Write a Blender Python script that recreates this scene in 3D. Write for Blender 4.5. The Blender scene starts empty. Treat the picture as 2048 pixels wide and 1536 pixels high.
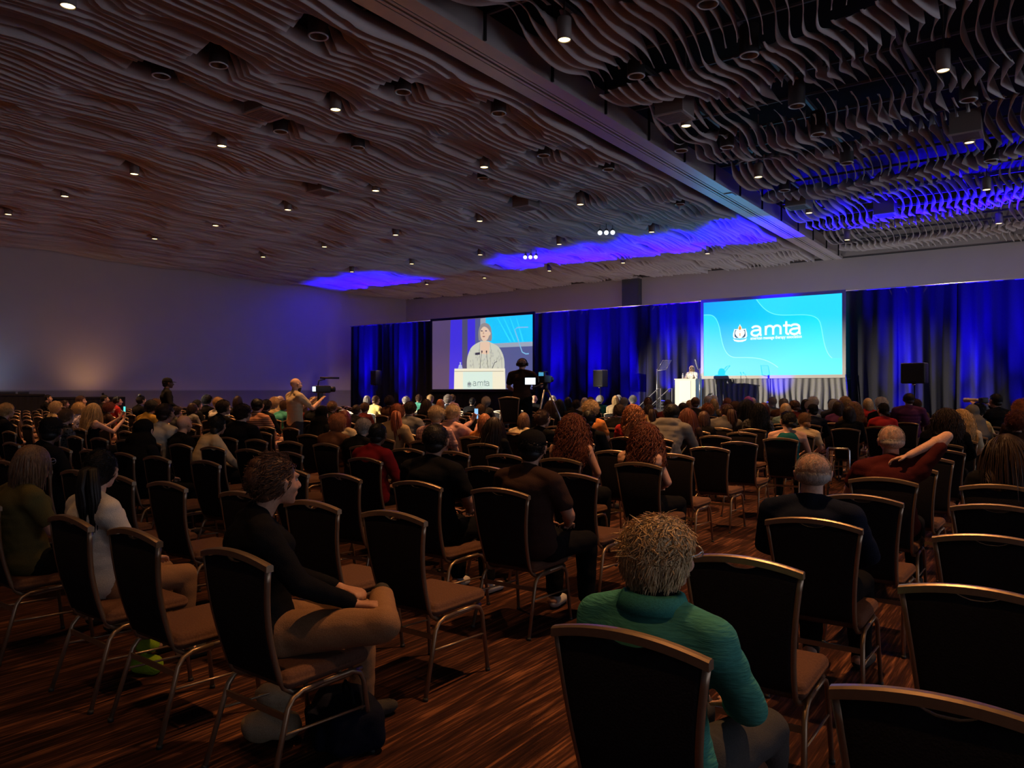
import bpy, math, random
import numpy as np
from mathutils import Vector, Matrix, Euler

# ------------------------------------------------------------------ camera, world, exposure
EYE = 1.58
FPX = 1518.0
YAW = math.radians(35.8)
HOR = 780.0
SA, CA = math.sin(YAW), math.cos(YAW)
scn = bpy.context.scene
C = scn.collection
cam = bpy.data.cameras.new('camera'); camo = bpy.data.objects.new('camera', cam); C.objects.link(camo)
cam.sensor_width = 36.0; cam.lens = 36.0*FPX/2048.0
camo.location = (0, 0, EYE)
camo.rotation_euler = (math.radians(90)+math.atan((HOR-768)/FPX), 0, YAW)
cam.clip_end = 200; scn.camera = camo
world = bpy.data.worlds.new('hall_ambient'); scn.world = world; world.use_nodes = True
bg = world.node_tree.nodes['Background']; bg.inputs[0].default_value = (0.215, 0.225, 0.28, 1); bg.inputs[1].default_value = 3.6
scn.view_settings.view_transform = 'Standard'; scn.view_settings.look = 'None'
scn.view_settings.gamma = 1; scn.view_settings.exposure = 0.0; scn.view_settings.use_curve_mapping = False
cy = scn.cycles
cy.use_denoising = True; cy.sample_clamp_indirect = 3.0; cy.sample_clamp_direct = 0.0
cy.max_bounces = 5; cy.diffuse_bounces = 3; cy.glossy_bounces = 3; cy.transmission_bounces = 4; cy.caustics_reflective = False; cy.caustics_refractive = False
K_WARM = 620.0      # watts per ceiling can
K_BLUE = 17000.0     # watts per blue uplight
K_SPOT = 70000.0    # follow spot
WARM = (1.0, 0.46, 0.17)

def lamp(name, kind, loc, energy, col, aim=None, size=None, blend=0.5, rad=0.05):
    L = bpy.data.lights.new(name, kind); o = bpy.data.objects.new(name, L); C.objects.link(o)
    o.location = loc; L.energy = energy; L.color = col
    if kind == 'SPOT': L.spot_size = math.radians(size); L.spot_blend = blend; L.shadow_soft_size = rad
    if kind == 'POINT': L.shadow_soft_size = rad
    if aim is not None:
        o.rotation_euler = (Vector(aim)-Vector(loc)).to_track_quat('-Z', 'Y').to_euler()
    return o

H = 7.34           # ceiling grid height
XL, YW, YD = -31.4, 32.8, 27.1     # left wall, front wall, drape line
# follow spot on the speaker (throws the shadow on the skirt below the screen)
FS = (-28.3, 0.6, 4.6)
lamp('follow_spot_light', 'SPOT', FS, K_SPOT, (1.0, 0.86, 0.66), aim=(-8.9, 26.0, 1.1), size=17.5, blend=0.3, rad=0.012)

def ray(px):
    t = (px-1024.0)/FPX
    return t, (-SA+CA*t), (CA+SA*t)          # X = Z*a, Y = Z*b
def at_y(px, Y):
    t, a, b = ray(px); Z = Y/b; return Z*a, Z
def at_h(px, py, z):
    t, a, b = ray(px); Z = FPX*(EYE-z)/(py-HOR); return Z*a, Z*b, Z
def zat(py, Z): return EYE-(py-HOR)*Z/FPX

# ------------------------------------------------------------------ mesh builder
class MB:
    def __init__(s): s.v = []; s.f = []; s.m = []; s.sm = []
    def add(s, vs, fs, m=0, smooth=True, M=None):
        b = len(s.v)
        if M is not None: vs = [tuple(M @ Vector(v)) for v in vs]
        s.v.extend([tuple(v) for v in vs]); s.f.extend([tuple(b+i for i in f) for f in fs])
        s.m.extend([m]*len(fs)); s.sm.extend([smooth]*len(fs)); return s
    def box(s, lo, hi, m=0, M=None):
        (a, b, c), (d, e, f) = lo, hi
        vs = [(a,b,c),(d,b,c),(d,e,c),(a,e,c),(a,b,f),(d,b,f),(d,e,f),(a,e,f)]
        return s.add(vs, [(0,3,2,1),(4,5,6,7),(0,1,5,4),(1,2,6,5),(2,3,7,6),(3,0,4,7)], m, False, M)
    def rbox(s, lo, hi, r, m=0, M=None, n=3):
        """rounded box: superellipse rings stacked in z with bevelled top and bottom"""
        cx, cy_, w, d = (lo[0]+hi[0])/2, (lo[1]+hi[1])/2, (hi[0]-lo[0])/2, (hi[1]-lo[1])/2
        r = min(r, w, d, (hi[2]-lo[2])/2); rings = []
        for i in range(n+1):
            a = math.pi/2*i/n; rings.append((r-r*math.sin(a), lo[2]+r-r*math.cos(a)))
        for i in range(n, -1, -1):
            a = math.pi/2*i/n; rings.append((r-r*math.sin(a), hi[2]-r+r*math.cos(a)))
        vs = []; N = 4*(n+1)
        for ins, z in rings:
            for q in range(4):
                sx, sy = ((1,1),(-1,1),(-1,-1),(1,-1))[q]
                for i in range(n+1):
                    a = math.pi/2*(q+i/n); rr = max(r-ins, 0.0005)
                    vs.append((cx+sx*(w-r)+rr*math.cos(a), cy_+sy*(d-r)+rr*math.sin(a), z))
        fs = []
        for k in range(len(rings)-1):
            for i in range(N):
                j = (i+1) % N; fs.append((k*N+i, k*N+j, (k+1)*N+j, (k+1)*N+i))
        fs.append(tuple(range(N-1, -1, -1))); fs.append(tuple((len(rings)-1)*N+i for i in range(N)))
        return s.add(vs, fs, m, True, M)
    def tube(s, pts, rad, n=8, m=0, cap=True, M=None, flat=1.0):
        pts = [Vector(p) for p in pts]; L = len(pts)
        if not hasattr(rad, '__len__'): rad = [rad]*L
        vs = []; up = None
        for i, p in enumerate(pts):
            d = (pts[min(i+1, L-1)]-pts[max(i-1, 0)]).normalized()
            if up is None:
                up = Vector((0, 0, 1)) if abs(d.z) < 0.9 else Vector((0, 1, 0))
            u = d.cross(up).normalized(); w = u.cross(d).normalized(); up = w
            for k in range(n):
                a = 2*math.pi*k/n; vs.append(tuple(p+u*(rad[i]*math.cos(a))+w*(rad[i]*flat*math.sin(a))))
        fs = []
        for i in range(L-1):
            for k in range(n):
                j = (k+1) % n; fs.append((i*n+k, i*n+j, (i+1)*n+j, (i+1)*n+k))
        if cap: fs.append(tuple(range(n-1, -1, -1))); fs.append(tuple((L-1)*n+k for k in range(n)))
        return s.add(vs, fs, m, True, M)
    def cyl(s, p, q, r, n=16, m=0, r2=None): return s.tube([p, q], [r, r if r2 is None else r2], n, m)
    def ell(s, c, r, n=16, m=0, rot=None, M=None):
        k = max(6, n//2); vs = []; fs = []
        R = Euler([math.radians(x) for x in rot]).to_matrix() if rot else None
        for i in range(k+1):
            th = math.pi*i/k
            for j in range(n):
                ph = 2*math.pi*j/n
                v = Vector((r[0]*math.sin(th)*math.cos(ph), r[1]*math.sin(th)*math.sin(ph), r[2]*math.cos(th)))
                if R: v = R @ v
                vs.append((v.x+c[0], v.y+c[1], v.z+c[2]))
        for i in range(k):
            for j in range(n):
                a, b = i*n+j, i*n+(j+1) % n
                if i == 0: fs.append((a, a+n, b+n))
                elif i == k-1: fs.append((a, a+n, b))
                else: fs.append((a, a+n, b+n, b))
        return s.add(vs, fs, m, True, M)
    def caps(s, p, q, r1, r2, n=14, sq=1.0):
        """tapered capsule as one closed hull; sq flattens it across y"""
        p, q = Vector(p), Vector(q); d = q-p; L = d.length
        if L < 1e-5: return s.ell(p, (r1, r1, r1), n)
        d.normalize(); pts = []; rad = []
        for i in range(4): a = math.pi/2*(1-i/4.0); pts.append(p-d*r1*math.sin(a)); rad.append(max(r1*math.cos(a), 0.0008))
        pts.append(p); rad.append(r1); pts.append(q); rad.append(r2)
        for i in range(1, 5): a = math.pi/2*i/4.0; pts.append(q+d*r2*math.sin(a)); rad.append(max(r2*math.cos(a), 0.0008))
        return s.tube(pts, rad, n)
    def prism(s, poly, axis_pts, m=0):
        n = len(poly); vs = [p for p in poly]+[tuple(Vector(p)+Vector(axis_pts)) for p in poly]
        fs = [tuple(range(n-1, -1, -1)), tuple(range(n, 2*n))]+[(i, (i+1) % n, n+(i+1) % n, n+i) for i in range(n)]
        return s.add(vs, fs, m, False)
    def mesh(s, name, mats):
        me = bpy.data.meshes.new(name)
        me.from_pydata(s.v, [], s.f); me.validate()
        for mt in (mats if isinstance(mats, (list, tuple)) else [mats]): me.materials.append(mt)
        if len(me.polygons) == len(s.f):
            me.polygons.foreach_set('material_index', s.m); me.polygons.foreach_set('use_smooth', s.sm)
        me.update(); return me
    def obj(s, name, mats, parent=None, **k): return link(name, s.mesh(name, mats), parent, **k)

def link(name, me, parent=None, loc=None, rot=None, label=None, cat=None, group=None, kind=None, color=None):
    o = bpy.data.objects.new(name, me); C.objects.link(o)
    if parent is not None: o.parent = parent
    if loc is not None: o.location = loc
    if rot is not None: o.rotation_euler = rot
    if color is not None: o.color = (color[0], color[1], color[2], 1)
    return tag(o, label, cat, group, kind)
def tag(o, label=None, cat=None, group=None, kind=None):
    if label: o['label'] = label
    if cat: o['category'] = cat
    if group: o['group'] = group
    if kind: o['kind'] = kind
    return o
def empty(name, loc, rz=0.0, label=None, cat=None, group=None, kind=None, scale=None):
    o = bpy.data.objects.new(name, None); C.objects.link(o); o.empty_display_size = 0.1
    o.location = loc; o.rotation_euler = (0, 0, rz)
    if scale: o.scale = scale
    return tag(o, label, cat, group, kind)

def remesh(mb, name, mat, vox=0.01, smooth=3, disp=None, mats=None):
    me = mb.mesh(name+'_raw', mat); o = bpy.data.objects.new('tmp', me); C.objects.link(o)
    r = o.modifiers.new('r', 'REMESH'); r.mode = 'VOXEL'; r.voxel_size = vox; r.use_smooth_shade = True
    if smooth: sm = o.modifiers.new('s', 'SMOOTH'); sm.factor = 0.5; sm.iterations = smooth
    dg = bpy.context.evaluated_depsgraph_get(); ev = o.evaluated_get(dg)
    out = bpy.data.meshes.new_from_object(ev, preserve_all_data_layers=False, depsgraph=dg); out.name = name
    bpy.data.objects.remove(o); bpy.data.meshes.remove(me)
    if not out.materials: out.materials.append(mat)
    n = len(out.vertices); co = np.empty(n*3); out.vertices.foreach_get('co', co); co = co.reshape(-1, 3)
    if disp is not None:
        nr = np.empty(n*3); out.vertices.foreach_get('normal', nr); nr = nr.reshape(-1, 3)
        co = co+nr*disp(co)[:, None]
        out.vertices.foreach_set('co', co.ravel())
    out.polygons.foreach_set('use_smooth', [True]*len(out.polygons)); out.update()
    return out

# ------------------------------------------------------------------ materials
def nodes(name):
    m = bpy.data.materials.new(name); m.use_nodes = True; nt = m.node_tree
    return m, nt, nt.nodes['Principled BSDF']
def N(nt, kind, **k):
    n = nt.nodes.new(kind)
    for a, b in k.items(): setattr(n, a, b)
    return n
def setspec(b, rough, metal=0.0, spec=0.4):
    b.inputs['Roughness'].default_value = rough; b.inputs['Metallic'].default_value = metal
    b.inputs['Specular IOR Level'].default_value = spec
def simple(name, col, rough=0.6, metal=0.0, spec=0.4, emit=None, es=1.0, var=0.0, scale=20, bump=0.0):
    m, nt, b = nodes(name); setspec(b, rough, metal, spec); b.inputs['Base Color'].default_value = (*col, 1)
    if emit: b.inputs['Emission Color'].default_value = (*emit, 1); b.inputs['Emission Strength'].default_value = es
    tc = N(nt, 'ShaderNodeTexCoord'); no = N(nt, 'ShaderNodeTexNoise'); no.inputs['Scale'].default_value = scale; no.inputs['Detail'].default_value = 4
    nt.links.new(tc.outputs['Object'], no.inputs['Vector'])
    if var:
        mx = N(nt, 'ShaderNodeMix', data_type='RGBA'); mx.blend_type = 'MULTIPLY'; mx.inputs[0].default_value = 1.0
        mx.inputs[6].default_value = (*col, 1)
        cr = N(nt, 'ShaderNodeMapRange'); cr.inputs[3].default_value = 1-var; cr.inputs[4].default_value = 1+var
        nt.links.new(no.outputs[0], cr.inputs[0]); nt.links.new(cr.outputs[0], mx.inputs[7]); nt.links.new(mx.outputs[2], b.inputs['Base Color'])
    if bump:
        bp = N(nt, 'ShaderNodeBump'); bp.inputs['Strength'].default_value = bump; bp.inputs['Distance'].default_value = 0.01
        nt.links.new(no.outputs[0], bp.inputs['Height']); nt.links.new(bp.outputs[0], b.inputs['Normal'])
    return m
def objcol(name, rough=0.8, spec=0.25, mode='plain', bump=0.25, scale=60):
    """base colour comes from the object's own colour; mode adds a weave, check, stripe or blotch pattern"""
    m, nt, b = nodes(name); setspec(b, rough, 0, spec)
    oi = N(nt, 'ShaderNodeObjectInfo'); tc = N(nt, 'ShaderNodeTexCoord')
    no = N(nt, 'ShaderNodeTexNoise'); no.inputs['Scale'].default_value = scale; no.inputs['Detail'].default_value = 5
    mp = N(nt, 'ShaderNodeMapping'); nt.links.new(tc.outputs['Object'], mp.inputs[0]); nt.links.new(mp.outputs[0], no.inputs['Vector'])
    if mode == 'hair': mp.inputs['Scale'].default_value = (1, 1, 0.15)
    if mode == 'crinkle': mp.inputs['Scale'].default_value = (.6, .6, 3.2)
    mr = N(nt, 'ShaderNodeMapRange'); mr.inputs[1].default_value = 0.3; mr.inputs[2].default_value = 0.7
    lo, hi = {'hair': (0.45, 1.5), 'skin': (0.88, 1.1), 'blotch': (0.2, 1.8)}.get(mode, (0.82, 1.12))
    mr.inputs[3].default_value = lo; mr.inputs[4].default_value = hi
    fac = no.outputs[0]
    if mode in ('check', 'stripe'):
        w1 = N(nt, 'ShaderNodeTexWave'); w1.inputs['Scale'].default_value = 9; w1.bands_direction = 'X'
        w2 = N(nt, 'ShaderNodeTexWave'); w2.inputs['Scale'].default_value = 9; w2.bands_direction = 'Z'
        nt.links.new(tc.outputs['Object'], w1.inputs[0]); nt.links.new(tc.outputs['Object'], w2.inputs[0])
        if mode == 'check':
            mm = N(nt, 'ShaderNodeMath', operation='MULTIPLY'); nt.links.new(w1.outputs[1], mm.inputs[0]); nt.links.new(w2.outputs[1], mm.inputs[1]); fac = mm.outputs[0]
            mr.inputs[1].default_value = 0; mr.inputs[2].default_value = 0.8; mr.inputs[3].default_value = 0.6; mr.inputs[4].default_value = 1.1
        else: fac = w2.outputs[1]; mr.inputs[1].default_value = 0.2; mr.inputs[2].default_value = 0.8; mr.inputs[3].default_value = 0.45; mr.inputs[4].default_value = 1.15
    if mode == 'blotch':
        vo = N(nt, 'ShaderNodeTexVoronoi'); vo.inputs['Scale'].default_value = 34; nt.links.new(tc.outputs['Object'], vo.inputs['Vector'])
        fac = vo.outputs['Distance']; mr.inputs[1].default_value = 0.2; mr.inputs[2].default_value = 0.6
    nt.links.new(fac, mr.inputs[0])
    mx = N(nt, 'ShaderNodeMix', data_type='RGBA'); mx.blend_type = 'MULTIPLY'; mx.inputs[0].default_value = 1
    nt.links.new(oi.outputs['Color'], mx.inputs[6]); nt.links.new(mr.outputs[0], mx.inputs[7]); nt.links.new(mx.outputs[2], b.inputs['Base Color'])
    bp = N(nt, 'ShaderNodeBump'); bp.inputs['Strength'].default_value = bump; bp.inputs['Distance'].default_value = 0.006
    nt.links.new(no.outputs[0], bp.inputs['Height']); nt.links.new(bp.outputs[0], b.inputs['Normal'])
    if mode == 'skin': b.inputs['Subsurface Weight'].default_value = 0.0
    return m
def emis(name, col, s=1.0, base=(0.02, 0.02, 0.02)):
    return simple(name, base, 0.8, emit=col, es=s)
M_SKIN = objcol('skin', 0.55, 0.35, 'skin', 0.1, 90)
M_HAIR = objcol('hair_strands', 0.5, 0.35, 'hair', 0.3, 160)
M_CLOTH = objcol('woven_cloth', 0.9, 0.06, 'plain', 0.35, 220)
M_CHECK = objcol('checked_cloth', 0.9, 0.06, 'check', 0.2, 120)
M_STRIPE = objcol('striped_cloth', 0.9, 0.06, 'stripe', 0.2, 120)
M_CRINK = objcol('crinkled_cloth', 0.85, 0.2, 'crinkle', 1.0, 46)
M_PRINT = objcol('printed_cloth', 0.9, 0.06, 'blotch', 0.2, 120)
CLOTHS = {'p': M_CLOTH, 'c': M_CHECK, 's': M_STRIPE, 'b': M_PRINT, 'k': M_CRINK}
M_BLACK = simple('black_plastic', (0.012, 0.012, 0.013), 0.5, 0, 0.4, var=0.2)
M_BLACKC = simple('black_cloth', (0.010, 0.010, 0.012), 0.9, 0, 0.15, var=0.3, bump=0.2)
M_CHROME = simple('bright_metal', (0.62, 0.62, 0.62), 0.25, 1.0, var=0.08)
M_BRONZE = simple('champagne_metal', (0.36, 0.26, 0.17), 0.38, 0.8, var=0.12, scale=60)
M_FABB = simple('chair_back_fabric', (0.016, 0.014, 0.015), 0.9, 0, 0.15, var=0.35, scale=150, bump=0.3)
M_FABS = simple('chair_seat_fabric', (0.115, 0.058, 0.038), 0.9, 0, 0.15, var=0.4, scale=110, bump=0.3)
M_GLIDE = simple('black_glide', (0.02, 0.02, 0.02), 0.5)
# ------------------------------------------------------------------ room shell
def carpet():
    m, nt, b = nodes('carpet'); setspec(b, 0.95, 0, 0.1)
    tc = N(nt, 'ShaderNodeTexCoord')
    def streak(sx, sy, sc, lo, hi):
        mp = N(nt, 'ShaderNodeMapping'); mp.inputs['Scale'].default_value = (sx, sy, 1); nt.links.new(tc.outputs['Object'], mp.inputs[0])
        no = N(nt, 'ShaderNodeTexNoise'); no.inputs['Scale'].default_value = sc; no.inputs['Detail'].default_value = 3; nt.links.new(mp.outputs[0], no.inputs[0])
        r = N(nt, 'ShaderNodeMapRange'); r.inputs[1].default_value = lo; r.inputs[2].default_value = hi; nt.links.new(no.outputs[0], r.inputs[0]); return r.outputs[0]
    a = streak(26, 1.6, 1.0, 0.38, 0.66); c = streak(70, 3.0, 1.0, 0.45, 0.62); d = streak(1.2, 0.5, 1.0, 0.35, 0.65)
    cr = N(nt, 'ShaderNodeValToRGB'); e = cr.color_ramp.elements
    e[0].position = 0.0; e[0].color = (0.016, 0.007, 0.006, 1); e[1].position = 1.0; e[1].color = (0.26, 0.110, 0.048, 1)
    x = e.new(0.45); x.color = (0.048, 0.019, 0.013, 1); x = e.new(0.7); x.color = (0.115, 0.047, 0.026, 1)
    m1 = N(nt, 'ShaderNodeMath', operation='MULTIPLY_ADD'); m1.inputs[1].default_value = 0.55; nt.links.new(a, m1.inputs[0])
    m2 = N(nt, 'ShaderNodeMath', operation='MULTIPLY'); m2.inputs[1].default_value = 0.4; nt.links.new(c, m2.inputs[0]); nt.links.new(m2.outputs[0], m1.inputs[2])
    m3 = N(nt, 'ShaderNodeMath', operation='MULTIPLY_ADD'); m3.inputs[1].default_value = 0.2; nt.links.new(d, m3.inputs[0]); nt.links.new(m1.outputs[0], m3.inputs[2])
    m4 = N(nt, 'ShaderNodeMath', operation='SUBTRACT'); m4.inputs[1].default_value = 0.1; nt.links.new(m3.outputs[0], m4.inputs[0])
    nt.links.new(m4.outputs[0], cr.inputs[0]); nt.links.new(cr.outputs[0], b.inputs['Base Color'])
    bp = N(nt, 'ShaderNodeBump'); bp.inputs['Strength'].default_value = 0.4; bp.inputs['Distance'].default_value = 0.01
    fn = N(nt, 'ShaderNodeTexNoise'); fn.inputs['Scale'].default_value = 260; nt.links.new(tc.outputs['Object'], fn.inputs[0]); nt.links.new(fn.outputs[0], bp.inputs['Height']); nt.links.new(bp.outputs[0], b.inputs['Normal'])
    return m
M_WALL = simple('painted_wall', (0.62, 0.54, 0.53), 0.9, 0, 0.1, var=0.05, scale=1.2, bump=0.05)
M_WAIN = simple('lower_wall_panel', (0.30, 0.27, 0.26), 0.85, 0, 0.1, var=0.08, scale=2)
M_RAIL = simple('chair_rail', (0.45, 0.42, 0.40), 0.6, var=0.05)
M_PILL = simple('grey_pillar_paint', (0.10, 0.10, 0.11), 0.7, var=0.05)
M_BEAM = simple('beam_aluminium', (0.90, 0.85, 0.82), 0.38, 0.55, 0.5, var=0.05, scale=3)
M_DARK = simple('plenum_black', (0.006, 0.006, 0.008), 0.9)
M_GRID = simple('grid_metal', (0.30, 0.29, 0.30), 0.5, 0.3)
M_FIN = simple('grey_fin', (0.76, 0.70, 0.69), 0.7, 0, 0.25, var=0.10, scale=3)
XR, YB = 20.0, -9.0
mb = MB(); mb.add([(XL-.5, YB, 0), (XR, YB, 0), (XR, YW+.5, 0), (XL-.5, YW+.5, 0)], [(0, 1, 2, 3)], 0, False)
mb.obj('floor', carpet(), kind='structure')
mb = MB(); mb.box((XL-.2, YB, 0), (XL, YW+.2, 9.0)); mb.obj('wall_left', M_WALL, kind='structure')
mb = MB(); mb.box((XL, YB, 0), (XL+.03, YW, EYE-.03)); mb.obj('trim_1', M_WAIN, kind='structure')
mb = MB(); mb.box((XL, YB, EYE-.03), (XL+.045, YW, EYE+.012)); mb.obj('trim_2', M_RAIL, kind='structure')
mb = MB(); mb.box((XL-.2, YW, 0), (XR, YW+.2, 9.0)); mb.obj('wall_front', M_WALL, kind='structure')
mb = MB(); mb.box((XL, YW-.03, 6.92), (XR, YW, 6.95)); mb.obj('trim_3', M_PILL, kind='structure')
mb = MB(); mb.box((XL-.2, YB-.2, 0), (XR, YB, 9.0)); mb.obj('wall_back', M_WALL, kind='structure')
mb = MB(); mb.box((XL-.2, YB, 8.3), (XR+.2, YW+.2, 8.5)); mb.obj('ceiling', M_DARK, kind='structure')
# grey recessed pillar above the drapes with its bracket
x0, _ = at_y(1251, YW); x1, _ = at_y(1284, YW)
e = empty('pillar', ((x0+x1)/2, YW-.18, 0), label='dark grey pillar standing up above the blue drapes on the front wall', cat='pillar')
cx = (x0+x1)/2; ey = YW-.18
mb = MB(); mb.box((x0-cx, -.18, 0), (x1-cx, .17, 6.85)); mb.obj('shaft', M_PILL, e)
mb = MB(); mb.box((x0-.5-cx, -.32, 6.85), (x1+.02-cx, .17, 6.93)); mb.cyl((x1-.3-cx, -.12, 6.93), (x1-.3-cx, -.12, 7.3), .2, 14)
mb.obj('bracket', M_BEAM, e)

# ------------------------------------------------------------------ beam (moving-wall track)
BX0, BX1, BZ = -7.82, -7.10, 6.90
e = empty('wall_track_beam', ((BX0+BX1)/2, 12, BZ), label='long grooved moving-wall track beam crossing the ceiling from back to front', cat='beam')
prof = [(-.36,0),(-.10,0),(-.10,.035),(-.075,.035),(-.075,0),(-.028,0),(-.028,.08),(.028,.08),(.028,0),(.075,0),(.075,.035),(.10,.035),(.10,0),(.36,0),(.36,.10),(.30,.10),(.30,.5),(-.30,.5),(-.30,.10),(-.36,.10)]
def run(prof, y0, y1, m=0):
    mb = MB(); n = len(prof); vs = [(a, y0, b) for a, b in prof]+[(a, y1, b) for a, b in prof]
    mb.add(vs, [(i, n+i, n+(i+1) % n, (i+1) % n) for i in range(n)]+[tuple(range(n)), tuple(range(2*n-1, n-1, -1))], m, False); return mb
run(prof, YB-12, YW-12-.02).obj('track', M_BEAM, e)
mb = MB()
for k in range(22):
    y = -8-12+1.9*k
    if y+12 < YW: mb.box((.37, y-.02, .0), (.41, y+.02, 1.3))
mb.obj('hanger_post', M_BLACK, e)
mb = MB(); mb.prism([(.10, 8.0, -.005), (.34, 8.0, -.005), (.34, 8.35, -.005)], (0, 0, -.02)); mb.obj('cover_plate', M_CHROME, e)

# ------------------------------------------------------------------ black suspension grid
for k in range(34):
    y = YB+.8+k*1.25
    if y > YW: break
    mb = MB(); mb.box((XL-XL*0, y-.02, 7.40), (XR, y+.02, 7.44)); mb.box((XL, y+.09, 7.46), (XR, y+.12, 7.49))
    mb.obj('suspension_rail', M_GRID, None, label='thin metal rail running across above the grey ceiling fins', cat='rail', group='suspension rails above the ceiling fins')
for k in range(12):
    x = 8.0-k*2.05
    if x < -15: break
    mb = MB(); mb.box((x-.03, YB, 7.66), (x+.03, YW-.01, 7.74))
    mb.obj('strut_channel', M_GRID, None, label='long metal channel hung high above the right ceiling fins', cat='channel', group='long channels above the ceiling fins')

# ------------------------------------------------------------------ lamps grid positions
lit = [(x, y) for x in (-25.3, -21.7, -18.1, -14.5, -10.9, -5.9, -1.5, 2.9) for y in (-4.2, .3, 4.8, 9.5, 14.0, 18.4, 23.0, 27.9)]
ringpx = [(805,182),(997,225),(560,262),(1087,310),(1217,338),(715,294),(1273,150),(1500,108),(1595,210),(1638,267),(1455,293),(1695,325),(1417,5),(1940,198),(1363,300),(435,128),(320,150),(966,356),(1360,408),(635,70),(1570,380),(1985,320)]
rings = []
for px, py in ringpx:
    X, Y, Z = at_h(px, py, 6.85); rings.append((X, Y))
boxpx = [(1350, 234), (1935, 272), (1597, 414), (530, 228), (1052, 416), (645, 385), (1772, 430)]
boxes = [at_h(px, py, 6.80)[:2] for px, py in boxpx]

# ------------------------------------------------------------------ wavy ceiling fins
rng = random.Random(5)
holes = [(x, y, .17 if x < BX0 else .24) for x, y in lit]+[(x, y, .28) for x, y in rings]+[(x, y, .40) for x, y in boxes]
FS_ = 0.165
rjit = [0.0]
def fin_profile(x, y):
    ph = 1.9*math.sin(x*.27)+1.0*math.sin(x*.71+1.1)
    if x < BX0:
        w = math.sin(2*math.pi*y/6.2+ph)+.5*math.sin(2*math.pi*y/3.1+1.5*ph+.8)+.12*math.sin(2*math.pi*y/1.3+x*1.9)
        return 6.84-.045*w, .34+.04*math.sin(y*.9+x)
    w = math.sin(2*math.pi*y/4.6+ph)+.55*math.sin(2*math.pi*y/2.3+1.7*ph+.8)+.2*math.sin(2*math.pi*y/1.15+x*1.9)
    bot = 6.97-.13*w
    hgt = .19+.16*math.sin(2*math.pi*y/2.9+ph*.8+x*.12+rjit[0])+.06*math.sin(2*math.pi*y/1.9+x*.35)
    return bot, max(0.0, hgt)
# leaf-shaped recesses repeating with the ceiling modules
leaves = []
for i_ in range(14):
    for j_ in range(19):
        leaves.append((-8.7-1.78*i_, -6+2.27*j_+(i_ % 2)*1.1+.25*math.sin(i_*3+j_), 1.05+.35*((i_*7+j_*3) % 3-1), .30+.12*((i_+j_) % 2)))
def leaf_lift(x, y):
    z = 0.0
    for cx_, cy_, a_, b_ in leaves_x:
        u = (y-cy_)/a_; v = (x-cx_)/b_; q = u*u+v*v
        if q < 1: z = max(z, .15*(1-q)**.45*(1.0 if u > 0 else 1.0))
    return z
fins = []
i = 0; x = XL+.15
while x < 7.2:
    if not (BX0-.22 < x < BX1+.30):
        ys = np.arange(YB+.5, YW-.12, .10 if x > -17 else .16)
        mb = MB(); vs = []; ok = []
        leaves_x = [l_ for l_ in leaves if abs(x-l_[0]) < l_[3]] if x < BX0 else []
        jit = rng.uniform(-.016, .016); jp = rng.uniform(0, 6.28); jk = rng.uniform(1.7, 2.6); seam = rng.uniform(0, 2.3); rjit[0] = rng.uniform(-.9, .9)
        hx = [(hx_, hy_, r_) for hx_, hy_, r_ in holes if abs(hx_-x) < r_]
        for y in ys:
            b_, h_ = fin_profile(x, y); b_ += jit+.014*math.sin(y*jk+jp)+leaf_lift(x, y)+(.02 if ((y+seam) % 2.3) < .14 else 0); lx = .05*math.sin(2*math.pi*y/2.3+.8*math.sin(x*.4)+x*.5)
            if x > BX0: lx *= 2.4
            up = 1.0
            for (a, c, r) in hx:
                if abs(y-c) < r+.18: up = min(up, max(0.0, (abs(y-c)-r*.9)/.18))
            th = .012
            for dx in (-th/2, th/2):
                for f in (0, .5, 1):
                    vs.append((x+lx*(1-.3*f)+dx, y, b_+(1-up)*h_*.98+h_*f*(1 if up == 1 else 1-(1-up)*.98)))
            ok.append(up > .02 and h_ > .012)
        n = len(ys); fs = []
        for k in range(n-1):
            if not (ok[k] or ok[k+1]): continue
            a, b_ = k*6, (k+1)*6
            fs += [(a, b_, b_+1, a+1), (a+1, b_+1, b_+2, a+2), (a+3, a+4, b_+4, b_+3), (a+4, a+5, b_+5, b_+4), (a, a+3, b_+3, b_), (a+2, b_+2, b_+5, a+5)]
        mb.add(vs, fs, 0, True)
        side = 'left' if x < BX0 else 'right'
        mb.obj('ceiling_fin', M_FIN, None, label='long wavy grey fin hanging from the ceiling, one of those %s of the track beam' % side, cat='ceiling fin', group='wavy ceiling fins %s of the track beam' % side)
        i += 1
    x += FS_ if x < BX0 else .205

# ------------------------------------------------------------------ cans, rings, boxes
M_CAN = simple('can_paint', (0.30, 0.26, 0.24), 0.5, 0.2)
M_LENS = emis('lamp_lens', (1.0, 0.72, 0.30), 6.0)
M_CONE = simple('can_reflector', (0.25, 0.24, 0.24), 0.3, 0.8)
def can_mesh():
    b = MB(); n = 24; prof = [(.012, 1.53), (.012, .33), (.10, .33), (.105, .31), (.105, 0.0), (.098, -.004), (.090, .0), (.080, .05)]
    vs = [(r*math.cos(2*math.pi*k/n), r*math.sin(2*math.pi*k/n), z) for r, z in prof for k in range(n)]
    b.add(vs, [(i*n+k, i*n+(k+1) % n, (i+1)*n+(k+1) % n, (i+1)*n+k) for i in range(len(prof)-1) for k in range(n)]+[tuple(range(n))], 0, True)
    return b.mesh('housing', M_CAN)
cm = can_mesh()
lm = MB().cyl((0, 0, .012), (0, 0, .02), .088, 24).mesh('lens', M_LENS)
cols = 'farthest left,second from left,third from left,fourth from left,just left of the beam,just right of the beam,second right of the beam,third right of the beam'.split(',')
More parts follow.
